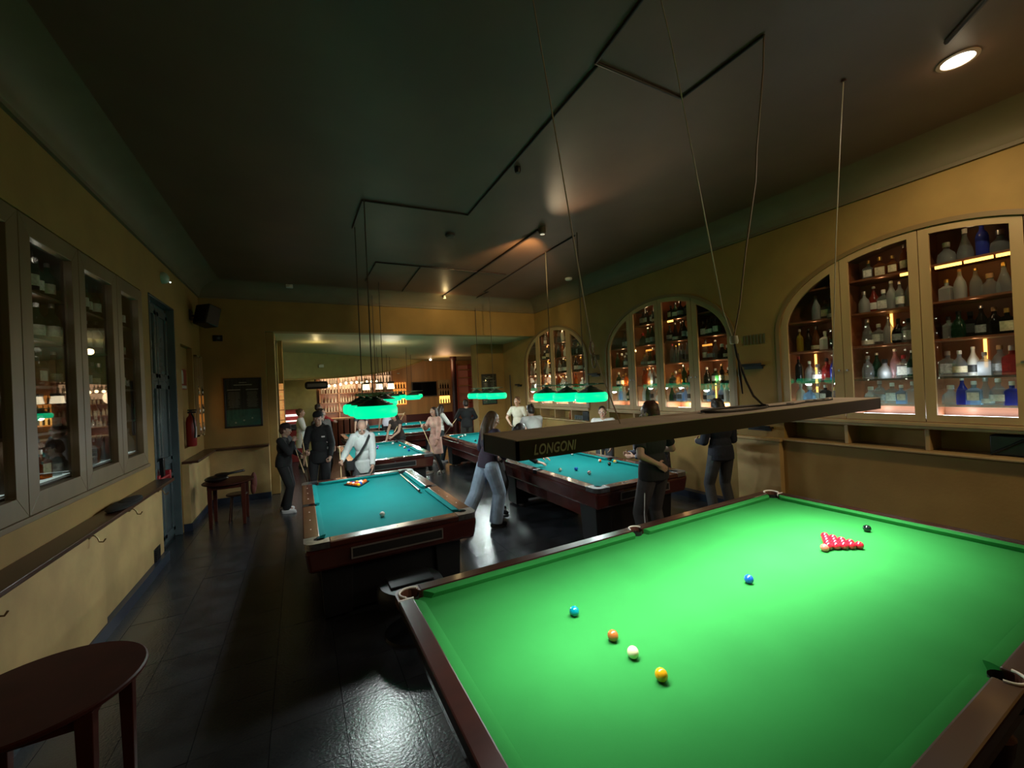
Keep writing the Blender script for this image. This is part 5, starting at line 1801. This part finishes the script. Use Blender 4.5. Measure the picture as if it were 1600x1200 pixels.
def person(label, loc, rz, h=1.72, group=None, lean=0, twist=0, hip=(0, 0, 0), head=(0, 0), handR=(.27, .05, .84), handL=(-.27, .05, .84),
           elR=(.3, -.6, 0), elL=(-.3, -.6, 0), footR=(.10, .03), footL=(-.10, -.03), curlR=RELAX, curlL=RELAX, palmR=None, palmL=None, dirR=None, dirL=None,
           top='sweater', topc=None, sleeve='long', bottom='trousers', botc=None, shoec=None, hair='short', hairc=None, slim=1.0, vox=.011,
           shoe='sneaker', kneeR=(.1, 1, 0), kneeL=(-.1, 1, 0), wide=1.0, skin=None, heelL=0, heelR=0):
    s = h / 1.72
    root = thing('person', label, 'person', loc, rz, group)
    sk = skin or SKIN
    V = lambda p: Vector(p) * s
    P = V((0, 0, .93)) + Vector(hip) * s
    u = Vector((0, sin(lean), cos(lean)))
    f = Vector((0, cos(lean), -sin(lean)))
    ct, st = cos(twist), sin(twist)
    x = Vector((ct, st * f.y, st * f.z)).normalized()
    f2 = u.cross(x)
    RT = Matrix((x, f2, u)).transposed()
    W = P + u * .14 * s
    C = P + u * .33 * s
    N = P + u * .51 * s
    SR, SL = P + u * .455 * s + x * .175 * s * slim, P + u * .455 * s - x * .175 * s * slim
    hp, hy = head
    hl = lean * .55 + hp
    hu = Vector((0, sin(hl), cos(hl)))
    Hc = N + (hu * .6 + u * .4).normalized() * .105 * s + Vector((0, .015, 0)) * s + Vector((0, 0, .03)) * s
    HR = (Euler((-hl, 0, 0)).to_matrix() @ Euler((0, 0, hy)).to_matrix())
    Hp = lambda p: Hc + HR @ (Vector(p) * s)
    hR, hL = P + Vector((.09, 0, -.02)) * s, P + Vector((-.09, 0, -.02)) * s
    aR, aL = V((footR[0], footR[1], .085 + heelR)), V((footL[0], footL[1], .085 + heelL))
    kR, aR = ik(hR, aR, .43 * s, .425 * s, kneeR)
    kL, aL = ik(hL, aL, .43 * s, .425 * s, kneeL)
    eR, wR = ik(SR, V(handR), .285 * s, .255 * s, elR)
    eL, wL = ik(SL, V(handL), .285 * s, .255 * s, elL)
    # ---- body (one continuous surface)
    b = MB()
    b.ell(Hp((0, 0, .025)), (.073 * s, .092 * s, .095 * s), HR)
    b.ell(Hp((0, .018, -.045)), (.056 * s, .068 * s, .068 * s), HR)
    b.ell(Hp((0, .062, -.088)), (.022 * s, .022 * s, .020 * s), HR)          # chin
    b.cap(Hp((0, .088, .012)), Hp((0, .108, -.028)), .009 * s, .014 * s, 8)    # nose
    b.cap(Hp((-.030, .082, .030)), Hp((.030, .082, .030)), .012 * s, .012 * s, 8)
    b.ell(Hp((0, .082, -.058)), (.024 * s, .012 * s, .010 * s), HR)          # lips
    for q in (-1, 1):
        b.ell(Hp((q * .076, -.004, -.012)), (.010 * s, .019 * s, .030 * s), HR)
        b.ell(Hp((q * .040, .055, -.022)), (.022 * s, .022 * s, .022 * s), HR)
    b.cap(N - u * .03 * s, Hp((0, -.012, -.03)), .054 * s, .052 * s, 14)
    b.cap(SR, SL, .05 * s, .05 * s, 12)
    b.ell(C, (.150 * s * slim, .100 * s, .17 * s), RT)
    b.ell(W, (.125 * s * slim, .090 * s, .14 * s), RT)
    b.ell(P, (.155 * s * slim, .105 * s, .12 * s), RT)
    for (S_, e, w_) in ((SR, eR, wR), (SL, eL, wL)):
        b.cap(S_, e, .050 * s, .039 * s, 12)
        b.cap(e, w_, .039 * s, .026 * s, 12)
    for (h_, k, a) in ((hR, kR, aR), (hL, kL, aL)):
        b.cap(h_, k, .080 * s, .055 * s, 12)
        b.cap(k, a, .054 * s, .036 * s, 12)
    for (k, a, hh) in ((kR, aR, heelR), (kL, aL, heelL)):
        b.cap(a + Vector((0, -.02, -.04 - hh * .3)) * s, a + Vector((0, .13, -.055 - hh * .6)) * s, .034 * s, .026 * s, 10)
    ms = [remesh(b, 'body', vox, 3)]
    for (e, w_, cu, sd, pn, dd_) in ((eR, wR, curlR, Vector((-1, .3, .5)), palmR, dirR), (eL, wL, curlL, Vector((1, .3, .5)), palmL, dirL)):
        fd = Vector(dd_) if dd_ else (w_ - e)
        pnn = Vector(pn) if pn else Vector((-1 if w_.x > 0 else 1, 0, .05))
        hm = hand_mb(w_, fd, pnn, Vector((0, .6, .9)) if not dd_ else Vector((-1 if w_ is wR else 1, .5, .5)), cu, s * 1.03)
        ms.append(remesh(hm, 'hand', .0055, 2))
    me = join_meshes(ms, 'body')
    obj_mesh('body', me, sk, root)
    for q in (-1, 1):
        eo = MB().ell(Hp((q * .031, .083, .006)), (.0125 * s,) * 3, HR, 10, 8).build('eye', EYE_W, root, local=True)
        MB().ell(Hp((q * .031, .0925, .006)), (.006 * s,) * 3, HR, 8, 6).build('iris', EYE_D, eo, local=True)
    brow = MB()
    for q in (-1, 1):
        brow.cap(Hp((q * .016, .0945, .034)), Hp((q * .046, .086, .036)), .0042 * s, .003 * s, 6)
    brow.build('eyebrows', hairc, root, local=True)
    MB().cap(Hp((-.019, .0925, -.058)), Hp((.019, .0925, -.058)), .0042 * s, .0042 * s, 6).build('lips', mat('lip', (.42, .12, .10), .4), root, local=True)
    # ---- top
    t = MB()
    g = {'tee': .012, 'sweater': .018, 'hoodie': .017, 'coat': .020, 'shirt': .016, 'dress': .012}[top]
    lo = {'tee': -.06, 'sweater': -.05, 'hoodie': -.15, 'coat': -.42, 'shirt': -.08, 'dress': -.34}[top]
    gs = g * s
    t.cap(SR, SL, .058 * s + gs * .6, .058 * s + gs * .6, 12)
    t.cap(P + u * .47 * s, P + u * .50 * s, .075 * s + gs * .5, .062 * s + gs * .3, 14, flat1=True)
    t.ell(C, (.158 * s * slim + gs, .104 * s + gs, .175 * s), RT, 20, 12)
    t.ell(W, (.138 * s * slim + gs, .100 * s + gs, .16 * s), RT, 20, 12)
    lowz = P + u * .02 * s
    if lo < -.2:
        dwn = Vector((0, 0, lo * s))
        t.ell(P, (.160 * s * slim + gs, .112 * s + gs, .15 * s), RT, 20, 12)
        M = Matrix.Translation(P + dwn) @ Matrix.Diagonal((1.0, .72, 1, 1))
        t.lathe([(.001, 0), (.20 * s + gs, 0), (.165 * s + gs, -dwn.z), (.001, -dwn.z + .03)], 24, M)
    else:
        M = Matrix.Translation(P + u * lo * s) @ RT.to_4x4() @ Matrix.Diagonal((max(1.0 * slim, .95), .86 if top == 'hoodie' else .74, 1, 1))
        t.lathe([(.001, 0), (.165 * s + gs, 0), (.162 * s + gs * 1.3, .08 * s), (.15 * s + gs, .20 * s), (.001, .24 * s)], 24, M)
    for (S_, e, w_) in ((SR, eR, wR), (SL, eL, wL)):
        r0, r1, r2 = .055 * s + gs, .043 * s + gs, .031 * s + gs * .7
        if sleeve == 'long':
            t.cap(S_, e, r0, r1, 12)
            t.cap(e, e + (w_ - e) * .96, r1, r2, 12, flat1=True)
            if top in ('hoodie', 'coat'):
                m_ = e + (w_ - e) * .5
                t.ell(e + (m_ - e) * .3, (r1 * 1.04,) * 3)
        elif sleeve == 'short':
            t.cap(S_, S_ + (e - S_) * .72, r0, r1 * 1.12, 12, flat1=True)
        else:
            t.cap(S_, S_ + (e - S_) * .12, r0, r0 * .9, 12)
    if top == 'hoodie':
        t.ell(N - f * .06 * s + u * .0 * s, (.105 * s, .075 * s, .07 * s), RT)
        t.cap(N + f * .055 * s + x * .05 * s - u * .02 * s, N - f * .03 * s + x * .085 * s + u * .01 * s, .028 * s, .03 * s, 8)
        t.cap(N + f * .055 * s - x * .05 * s - u * .02 * s, N - f * .03 * s - x * .085 * s + u * .01 * s, .028 * s, .03 * s, 8)
    obj_mesh({'tee': 't_shirt', 'shirt': 'shirt', 'sweater': 'sweater', 'hoodie': 'hooded_sweatshirt', 'coat': 'cardigan', 'dress': 'dress'}[top], remesh(t, 'top', vox * .95, 3), topc, root)
    # ---- bottom
    if bottom:
        t = MB()
        bw = {'trousers': .012, 'wide': .028, 'slim': .006}[bottom] * s
        t.ell(P, (.158 * s * slim + bw, .112 * s + bw * .7, .12 * s), RT, 20, 12)
        t.cap(hR + Vector((0, 0, .04)), hL + Vector((0, 0, .04)), .085 * s, .085 * s, 12)
        for (h_, k, a) in ((hR, kR, aR), (hL, kL, aL)):
            t.cap(h_, k, .086 * s + bw, .062 * s + bw * wide, 14)
            en = a + (a - k).normalized() * .015 * s
            t.cap(k, en, .061 * s + bw * wide, .050 * s + bw * 1.3 * wide, 14, flat1=True)
            if bottom != 'slim':
                t.ell(a + (k - a) * .12 + Vector((0, .01, 0)), (.058 * s + bw * wide, .06 * s + bw * wide, .02 * s))
        obj_mesh('trousers', remesh(t, 'bottom', vox * .95, 3), botc, root)
        bl = MB()
    # ---- shoes
    for (a, k, hh, fx) in ((aR, kR, heelR, .04), (aL, kL, heelL, -.04)):
        sh = MB()
        z = a.z - .085 * s
        sh.cap((a.x, a.y - .055 * s, z + .040 * s), (a.x + fx * .3, a.y + .07 * s, z + .036 * s - hh * .2), .040 * s, .044 * s, 12)
        sh.cap((a.x + fx * .3, a.y + .07 * s, z + .034 * s - hh * .2), (a.x + fx * .6, a.y + .145 * s, z + .030 * s - hh * .5), .043 * s, .033 * s, 12)
        sh.cap((a.x, a.y - .02 * s, z + .05 * s), (a.x, a.y - .01 * s, z + (.10 if shoe != 'boot' else .34) * s), .045 * s, .045 * s if shoe != 'boot' else .055 * s, 12, flat1=True)
        m_ = remesh(sh, 'shoe', .009, 2)
        so = obj_mesh('boot' if shoe == 'boot' else 'shoe', m_, shoec, root)
        pts_ = []
        sl_ = MB()
        for (yy, rr) in ((-.055, .040), (.07, .044), (.14, .034)):
            pass
        out = []
        for q in range(16):
            aa = 2 * pi * q / 16
            out.append((a.x + .042 * s * cos(aa) + fx * .3, a.y + .045 * s + .132 * s * sin(aa)))
        sl_.prism(out, 2, z + .0 if hh < .01 else z - .0, z + .018 * s)
        sl_.build('sole', mat('sole_' + ('w' if shoe == 'sneaker' else 'b'), (.6, .6, .58) if shoe == 'sneaker' else (.015, .015, .015), .5), so, local=True)
    # ---- hair
    t = MB()
    if hair == 'shaved':
        t.ell(Hp((0, -.012, .034)), (.0765 * s, .090 * s, .0885 * s), HR)
    else:
        k = 1.0
        t.ell(Hp((0, -.016, .038)), (.084 * s, .098 * s, .092 * s), HR)
        t.ell(Hp((0, -.045, -.005)), (.078 * s, .070 * s, .088 * s), HR)
        if hair in ('short', 'messy'):
            q_ = random.Random(len(label))
            for j in range(16 if hair == 'messy' else 8):
                a = q_.uniform(0, 2 * pi)
                e_ = q_.uniform(.3, 1.1)
                t.ell(Hp((.07 * cos(a) * sin(e_), -.02 + .075 * sin(a) * sin(e_), .045 + .078 * cos(e_))), (.026 * s,) * 3, HR, 8, 6)
        if hair in ('long', 'very_long'):
            L = .30 if hair == 'long' else .42
            for q in (-1, 1):
                t.cap(Hp((q * .066, -.005, .02)), Hp((q * .075, -.02, -.12)), .030 * s, .034 * s, 10)
                t.cap(Hp((q * .075, -.02, -.12)), Hp((q * .07, -.02, -.12)) - Vector((0, 0, (L - .12) * s)), .034 * s, .022 * s, 10)
            t.cap(Hp((0, -.06, 0)), Hp((0, -.075, -.14)), .075 * s, .078 * s, 12)
            t.cap(Hp((0, -.075, -.14)), Hp((0, -.075, -.14)) - Vector((0, .02, (L - .12) * s)), .078 * s, .050 * s, 12)
        if hair == 'ponytail':
            t.ell(Hp((0, -.11, .03)), (.03 * s, .03 * s, .03 * s))
            t.cap(Hp((0, -.125, .02)), Hp((.03, -.13, -.14)), .026 * s, .016 * s, 10)
            t.cap(Hp((.03, -.13, -.14)), Hp((.05, -.11, -.24)), .018 * s, .008 * s, 10)
        if hair == 'bun':
            t.ell(Hp((0, -.10, .055)), (.04 * s,) * 3)
    hm = remesh(t, 'hair', .0085, 2)
    # keep the face free: push hair behind the hairline
    HRi = HR.inverted()
    for v in hm.vertices:
        q = (HRi @ (v.co - Hc)) / s
        lim = .068 + .35 * max(0, q.z - .055) if q.z > .045 else (.030 if q.z > -.05 else .022)
        if hair == 'shaved':
            lim = .075 if q.z > .03 else .02
        if q.y > lim and abs(q.x) < .075 and q.z < .10:
            q.y = lim - .002 + (q.y - lim) * .04
            v.co = Hc + HR @ (q * s)
    obj_mesh('hair', hm, hairc, root)
    root_info[root.name] = dict(wR=wR, wL=wL, H=Hc, HR=HR, P=P, s=s, N=N, x=x, f=f, u=u, C=C)
    return root


root_info = {}


def at(root, p):
    """local point of a person (already scaled) -> world"""
    c, s_ = cos(root.rotation_euler.z), sin(root.rotation_euler.z)
    return Vector((root.location.x + c * p[0] - s_ * p[1], root.location.y + s_ * p[0] + c * p[1], root.location.z + p[2]))


def face(dx, dy):
    return atan2(dy, dx) - pi / 2


def extra(root, mb, name, m, smooth=50, **k):
    return mb.build(name, m, root, local=True, smooth=smooth, **k)


def cap_on(root, m, back=False, name='cap'):
    i = root_info[root.name]
    s, H, R = i['s'], i['H'], i['HR']
    hp_ = lambda p: H + R @ (Vector(p) * s)
    mb = MB()
    mb.lathe([(.090 * s, 0), (.092 * s, .03 * s), (.078 * s, .07 * s), (.045 * s, .093 * s), (.001, .10 * s)], 20, Matrix.Translation(hp_((0, -.008, .045))) @ R.to_4x4() @ Matrix.Diagonal((.97, 1.1, 1, 1)))
    d_ = -1 if back else 1
    br = [(.065 * cos(a), d_ * (.085 + .075 * sin(a))) for a in [pi * k / 8 for k in range(9)]]
    br = [(-.065, d_ * .05)] + br[::-1] + [(.065, d_ * .05)]
    vs = []
    n = len(br)
    for z in (.052, .045):
        for (a, b) in br:
            vs.append(hp_((a, b, z - .008 * max(0, abs(b) - .08) / .08)))
    mb.add(vs, [tuple(range(n)), tuple(reversed(range(n, 2 * n)))] + [(k, (k + 1) % n, n + (k + 1) % n, n + k) for k in range(n)])
    extra(root, mb, name, m)


H_DARK = mat('hair_dark', (.018, .010, .007), .5, var=.4, vscale=30, stretch=(1, 1, .2))
H_BROWN = mat('hair_brown', (.075, .038, .018), .5, var=.4, vscale=30, stretch=(1, 1, .2))
H_AUB = mat('hair_auburn', (.055, .018, .010), .5, var=.4, vscale=30, stretch=(1, 1, .2))
H_BLOND = mat('hair_blond', (.26, .16, .07), .5, var=.35, vscale=30, stretch=(1, 1, .2))
H_SHAVE = mat('hair_shaved', (.34, .235, .185), .8, var=.3, vscale=20)
K_BLACK = cloth('black', (.009, .009, .010))
K_NAVY = cloth('navy', (.008, .011, .022))
K_CHAR = cloth('charcoal', (.040, .042, .046))
K_GREYT = cloth('grey_trousers', (.050, .045, .042))
K_GREYH = cloth('grey_hoodie', (.52, .545, .53), var=.06)
K_JEAN = cloth('washed_jeans', (.22, .28, .36), var=.25, vs=6)
K_WHITE = cloth('white', (.50, .50, .47), var=.05)
K_CREAM = cloth('cream', (.42, .39, .31), var=.06)
K_PINK = cloth('pink_brown', (.42, .24, .19), var=.25)
K_PURP = cloth('dark_purple', (.022, .010, .026))
K_LAV = cloth('lavender', (.50, .50, .58), var=.05)
K_RED = cloth('red', (.35, .02, .02))
S_BLACK = mat('shoe_black', (.010, .010, .010), .22)
S_WHITE = mat('shoe_white', (.66, .66, .64), .5)
S_CREAM = mat('shoe_cream', (.50, .46, .38), .5)

# far left: person in black with cap, leaning on a cue
p = person('person all in black with dark cap and white sneakers, leaning on a cue', (-.30, 8.52, 0), face(.95, -.30), 1.62, head=(.12, 0), lean=.06, handR=(.10, .22, 1.36), elR=(.5, -.2, -.6), handL=(-.05, .30, 1.05), elL=(-.5, -.2, -.4),
           curlR=GRIP, curlL=GRIP, dirR=(-.3, .2, .9), top='sweater', topc=K_BLACK, botc=K_BLACK, bottom='trousers', shoec=S_WHITE, hair='short', hairc=H_AUB, footR=(.11, .06), footL=(-.11, -.06), wide=1.3, slim=1.12)
cap_on(p, mat('cap_maroon', (.020, .008, .010), .8), name='cap')
wl = at(p, root_info[p.name]['wL'])
cue(wl + Vector((-.08, .03, .12)), (wl.x + .22, wl.y - .14, 0.02), 'cue held by the person in black by the far left corner', .4)

# man in black hoodie and cap behind the nearest table
p = person('man in black jacket and dark cap standing with a cue behind the nearest teal table', (.30, 8.55, 0), face(-.25, -1), 1.80, head=(.05, 0), handR=(.16, .26, 1.02), elR=(.3, -.4, -.4), handL=(-.19, .1, .88), slim=.85, curlR=GRIP, curlL=GRIP,
           top='hoodie', topc=K_BLACK, botc=K_BLACK, shoec=S_BLACK, shoe='dress', hair='short', hairc=H_DARK)
cap_on(p, K_BLACK)
i = root_info[p.name]
extra(p, MB().box((-.13, i['C'].y + .13, 1.30), (-.07, i['C'].y + .145, 1.325)), 'chest_print', mat('print_white', (.6, .6, .6), .6), None)
wr = at(p, i['wR'])
cue((wr.x - .07, wr.y - .02, 1.42), (wr.x + .10, wr.y + .02, .03), 'cue held upright by the man in the black jacket', .45)
# man behind him
person('man in brown-grey jacket standing right behind the black-jacketed player', (.42, 10.4, 0), face(.6, -.7), 1.80, top='hoodie', topc=cloth('brown_grey', (.055, .045, .04)), botc=K_CHAR, shoec=S_BLACK, shoe='dress', hair='short', hairc=H_DARK, vox=.014)
# woman in white dress and boots
person('woman in short white knit dress and black boots beside the red arcade machine', (.0, 13.3, 0), face(1, -.15), 1.74, handR=(.12, .34, 1.15), elR=(.3, -.2, -1), handL=(-.1, .30, 1.12), elL=(-.3, -.2, -1), curlR=GRIP,
       top='dress', topc=K_WHITE, bottom=None, shoec=S_BLACK, shoe='boot', hair='bun', hairc=H_BROWN, vox=.012)

# grey hoodie player racking
p = person('man in pale grey hoodie with cropped hair and crossbody bag, looking down at the rack', (.92, 7.34, 0), face(-.12, -1), 1.69, lean=.15, head=(.62, 0), handR=(.34, .24, 1.02), elR=(.25, -.5, -.5), handL=(-.14, .28, .90), elL=(-.2, -.5, -.5), slim=.80,
           curlR=GRIP, curlL=RELAX, top='hoodie', topc=K_GREYH, botc=K_CHAR, shoec=S_WHITE, hair='shaved', hairc=H_SHAVE, vox=.009, palmR=(-.3, .4, 0))
i = root_info[p.name]
C_, N_, P_, x_, f_, u_, s_ = (i[k] for k in ('C', 'N', 'P', 'x', 'f', 'u', 's'))
q0 = N_ - x_ * .12 * s_ + f_ * .05 * s_ - u_ * .02
strap = [q0, C_ - x_ * .05 * s_ + f_ * .165 * s_ + u_ * .04, C_ + x_ * .05 * s_ + f_ * .172 * s_ - u_ * .12 * s_, P_ + x_ * .17 * s_ + f_ * .13 * s_ + u_ * .07 * s_]
st_ = MB()
for k in range(3):
    d_ = (strap[k + 1] - strap[k]).normalized()
    w_ = d_.cross(f_).normalized() * .019
    a, b = strap[k] - d_ * .006, strap[k + 1] + d_ * .006
    st_.add([a - w_, a + w_, b + w_, b - w_, a - w_ + f_ * .008, a + w_ + f_ * .008, b + w_ + f_ * .008, b - w_ + f_ * .008], [(0, 3, 2, 1), (4, 5, 6, 7), (0, 1, 5, 4), (1, 2, 6, 5), (2, 3, 7, 6), (3, 0, 4, 7)])
extra(p, st_, 'bag_strap', K_BLACK, None)
c_ = P_ + x_ * .22 * s_ + f_ * .12 * s_ + u_ * .02 * s_
extra(p, MB().box((c_.x - .08, c_.y - .04, c_.z - .10), (c_.x + .05, c_.y + .04, c_.z + .06)), 'crossbody_bag', K_BLACK, 40, bevel=.02)
wr = at(p, i['wR'])
cue((wr.x - .02, wr.y - .05, wr.z + .26), (wr.x - .0, wr.y + .04, .03), 'cue held upright in the right hand of the hoodie player', .72)

# woman at table 3 far end
p = person('long-haired person in dark top bending beside the table behind the hoodie player', (2.40, 11.35, 0), face(-.7, -.6), 1.60, lean=.35, head=(.2, 0), handR=(.20, .35, .86), handL=(-.05, .42, .95), elR=(.6, -.3, 0), curlL=GRIP,
           top='tee', sleeve='none', topc=cloth('brown_top', (.035, .022, .018)), botc=K_BLACK, shoec=S_BLACK, hair='long', hairc=H_DARK, vox=.013)
wl = at(p, root_info[p.name]['wL'])
cue(wl + Vector((.42, .25, .62)), wl + Vector((-.16, -.1, -.22)), 'cue slanting up beside the long-haired person in the dark top', .6)

# two women between tables 3 and 4
p = person('woman in pinkish brown cardigan and black leggings standing with a cue between two teal tables', (2.98, 9.95, 0), face(-.75, -.35), 1.68, head=(.05, .15), handR=(.15, .28, 1.22), elR=(.5, -.2, -.6), handL=(-.2, .12, .86), curlR=GRIP,
           top='coat', topc=K_PINK, botc=K_BLACK, bottom='slim', shoec=S_CREAM, hair='long', hairc=H_DARK, footR=(.12, .1), footL=(-.1, -.08), vox=.011, slim=.80)
wr = at(p, root_info[p.name]['wR'])
cue(wr + Vector((-.06, .0, .14)), (wr.x + .36, wr.y - .28, .02), 'pale cue held diagonally by the woman in the pinkish cardigan', .62)
p = person('woman in white sweater seen from behind at the left end of the pier table', (3.52, 11.34, 0), face(.9, .15), 1.68, lean=.12, head=(.1, .6), handR=(.10, .36, 1.05), elR=(.6, -.4, 0), handL=(-.24, .10, .88), curlR=GRIP,
           top='sweater', topc=K_WHITE, botc=cloth('teal_black', (.012, .022, .026)), shoec=S_WHITE, hair='long', hairc=H_DARK, footR=(.12, 0), footL=(-.12, -.12), vox=.011, slim=.85)
wr = at(p, root_info[p.name]['wR'])
cue(wr + Vector((.2, .1, .18)), wr + Vector((-.55, -.35, -.45)), 'dark cue slanting down in front of the woman in the white sweater', .3)
# man in black sweater behind table 4
person('man in black sweater with white collar behind the far end of the pier table', (4.52, 11.72, 0), face(.25, 1), 1.76, handR=(.12, .25, 1.05), handL=(-.12, .25, 1.05), elR=(.8, -.2, -.2), elL=(-.8, -.2, -.2), top='sweater', topc=K_BLACK, botc=cloth('olive_grey', (.045, .043, .035)), shoec=S_BLACK, shoe='dress', hair='short', hairc=H_DARK, vox=.012)
# jeans girl
p = person('woman in wide washed jeans with very long brown hair behind the lettered lamp end', (2.42, 5.55, 0), face(.75, .10), 1.76, lean=.15, head=(.25, -.2), hip=(0, .02, 0), handR=(.10, .26, 1.00), elR=(.6, -.4, -.2), handL=(-.16, .26, .99), elL=(-.6, -.4, -.2),
           curlR=GRIP, curlL=GRIP, top='sweater', topc=K_PURP, botc=K_JEAN, bottom='wide', wide=1.35, shoec=S_BLACK, shoe='dress', hair='very_long', hairc=H_BROWN, footR=(.03, .10), footL=(-.06, -.40), heelL=.05, slim=.9, vox=.009)
wr = at(p, root_info[p.name]['wR'])
# person bending over table 2
p = person('person in black with long dark hair bending over the table rail behind the jeans wearer', (2.98, 6.10, 0), face(.75, -.62), 1.70, lean=.85, head=(-.1, .2), hip=(0, -.14, -.02), handR=(.05, .58, .84), elR=(.5, -.4, .2), handL=(-.28, .62, .86), elL=(-.5, -.3, .3), curlR=RELAX, curlL=RELAX, palmR=(0, .2, -1), palmL=(0, .2, -1),
           dirR=(.15, .9, -.1), dirL=(.1, .9, -.1), top='sweater', topc=K_BLACK, botc=K_BLACK, shoec=S_BLACK, hair='long', hairc=H_DARK, footR=(.12, -.1), footL=(-.12, -.2), vox=.011)
# two boys beyond table 4
person('young man in pale t-shirt looking aside, standing right of the pier table', (5.42, 10.05, 0), face(-.6, -.35), 1.80, handR=(.12, .22, 1.0), elR=(.8, -.2, 0), handL=(-.2, .15, .95), top='tee', sleeve='short', topc=K_CREAM, botc=K_CHAR, shoec=S_BLACK, hair='short', hairc=H_BROWN, vox=.012)
p = person('young man in white shirt bending forward over the pier table, seen from behind', (4.42, 7.45, 0), face(.15, 1), 1.76, lean=.50, head=(-.1, .2), hip=(0, -.06, 0), handR=(.22, .50, .86), handL=(-.25, .50, .86), elR=(.8, -.2, 0), elL=(-.8, -.2, 0), top='shirt', topc=K_WHITE, botc=K_CHAR, shoec=S_BLACK, hair='short', hairc=H_DARK, vox=.011)
# girl smiling
p = person('smiling woman in white top with tied-back hair leaning in behind the long lamp', (5.28, 6.25, 0), face(-.72, -.68), 1.66, lean=.22, head=(.0, 0), handR=(.05, .30, 1.28), elR=(.6, -.1, -.7), handL=(-.16, .42, .88), elL=(-.6, -.2, 0), curlR=GRIP, top='sweater', topc=K_WHITE, botc=K_CHAR, shoec=S_BLACK, hair='ponytail', hairc=H_DARK, vox=.009)
wr = at(p, root_info[p.name]['wR'])
cue(wr + Vector((-.03, -.02, .08)), wr + Vector((.02, .0, -1.1)), 'cue in front of the smiling woman in white', .6)
person('person in dark patterned jacket bending low beside the smiling woman, behind the long lamp', (5.30, 5.05, 0), face(-.9, .35), 1.68, lean=.95, hip=(0, -.15, -.08), head=(-.2, 0), handR=(.12, .40, .86), handL=(-.2, .42, .86), top='coat', topc=mat('cloth_patterned', (.02, .02, .03), .8, var=.9, vscale=26, col2=(.16, .15, .20)), botc=K_BLACK, shoec=S_BLACK, hair='short', hairc=H_DARK, vox=.011)
# man in black t-shirt hand on hip
p = person('man in black t-shirt and grey trousers seen from behind, left hand on his back', (3.62, 3.45, 0), face(-.05, 1), 1.86, head=(.05, .25), handL=(-.10, -.15, 1.06), elL=(-1, -.25, -.2), dirL=(.75, -.05, -.45), palmL=(-.1, 1, 0), curlL=FLAT, handR=(.26, .26, 1.12), elR=(.6, -.5, -.5), curlR=GRIP,
           top='tee', sleeve='short', topc=K_BLACK, botc=K_GREYT, shoec=S_WHITE, hair='messy', hairc=H_AUB, footR=(.15, .02), footL=(-.13, 0), vox=.009, slim=1.08)
extra(p, MB().tube([(-.175, -.02, .92), (-.185, .0, .55), (-.165, .0, .15)], .006, 6), 'side_stripe', S_WHITE)
# man in navy shirt
p = person('man in dark navy shirt and charcoal trousers seen from behind near the right wall', (5.42, 3.86, 0), face(.30, 1), 1.79, head=(.22, 0), handR=(.16, .28, 1.08), handL=(-.16, .28, 1.08), elR=(.35, -.6, -.7), elL=(-.35, -.6, -.7), curlR=GRIP, curlL=GRIP,
           top='shirt', sleeve='long', topc=K_NAVY, botc=K_CHAR, shoec=S_BLACK, shoe='dress', hair='short', hairc=H_DARK, footR=(.14, 0), footL=(-.14, 0), vox=.0095, slim=1.02)
# people at the bar
person('distant person in pale lavender top between the crosswise table and the bar', (2.72, 14.85, 0), face(.1, 1), 1.74, top='tee', sleeve='short', topc=K_LAV, botc=K_BLACK, shoec=S_BLACK, hair='short', hairc=H_DARK, vox=.015)
person('distant person in dark top leaning on the crosswise table, left of the lavender top', (1.85, 14.35, 0), face(-.5, -1), 1.72, lean=.5, hip=(0, -.08, 0), handR=(.1, .5, .86), handL=(-.2, .45, .86), top='tee', sleeve='short', topc=K_CHAR, botc=K_BLACK, shoec=S_BLACK, hair='short', hairc=H_DARK, vox=.015)
person('distant person with red top at the curved end of the bar', (.55, 15.6, 0), face(1, .2), 1.80, handR=(.1, .45, 1.1), handL=(-.1, .45, 1.1), top='sweater', topc=K_RED, botc=K_BLACK, shoec=S_BLACK, hair='short', hairc=H_DARK, vox=.015)
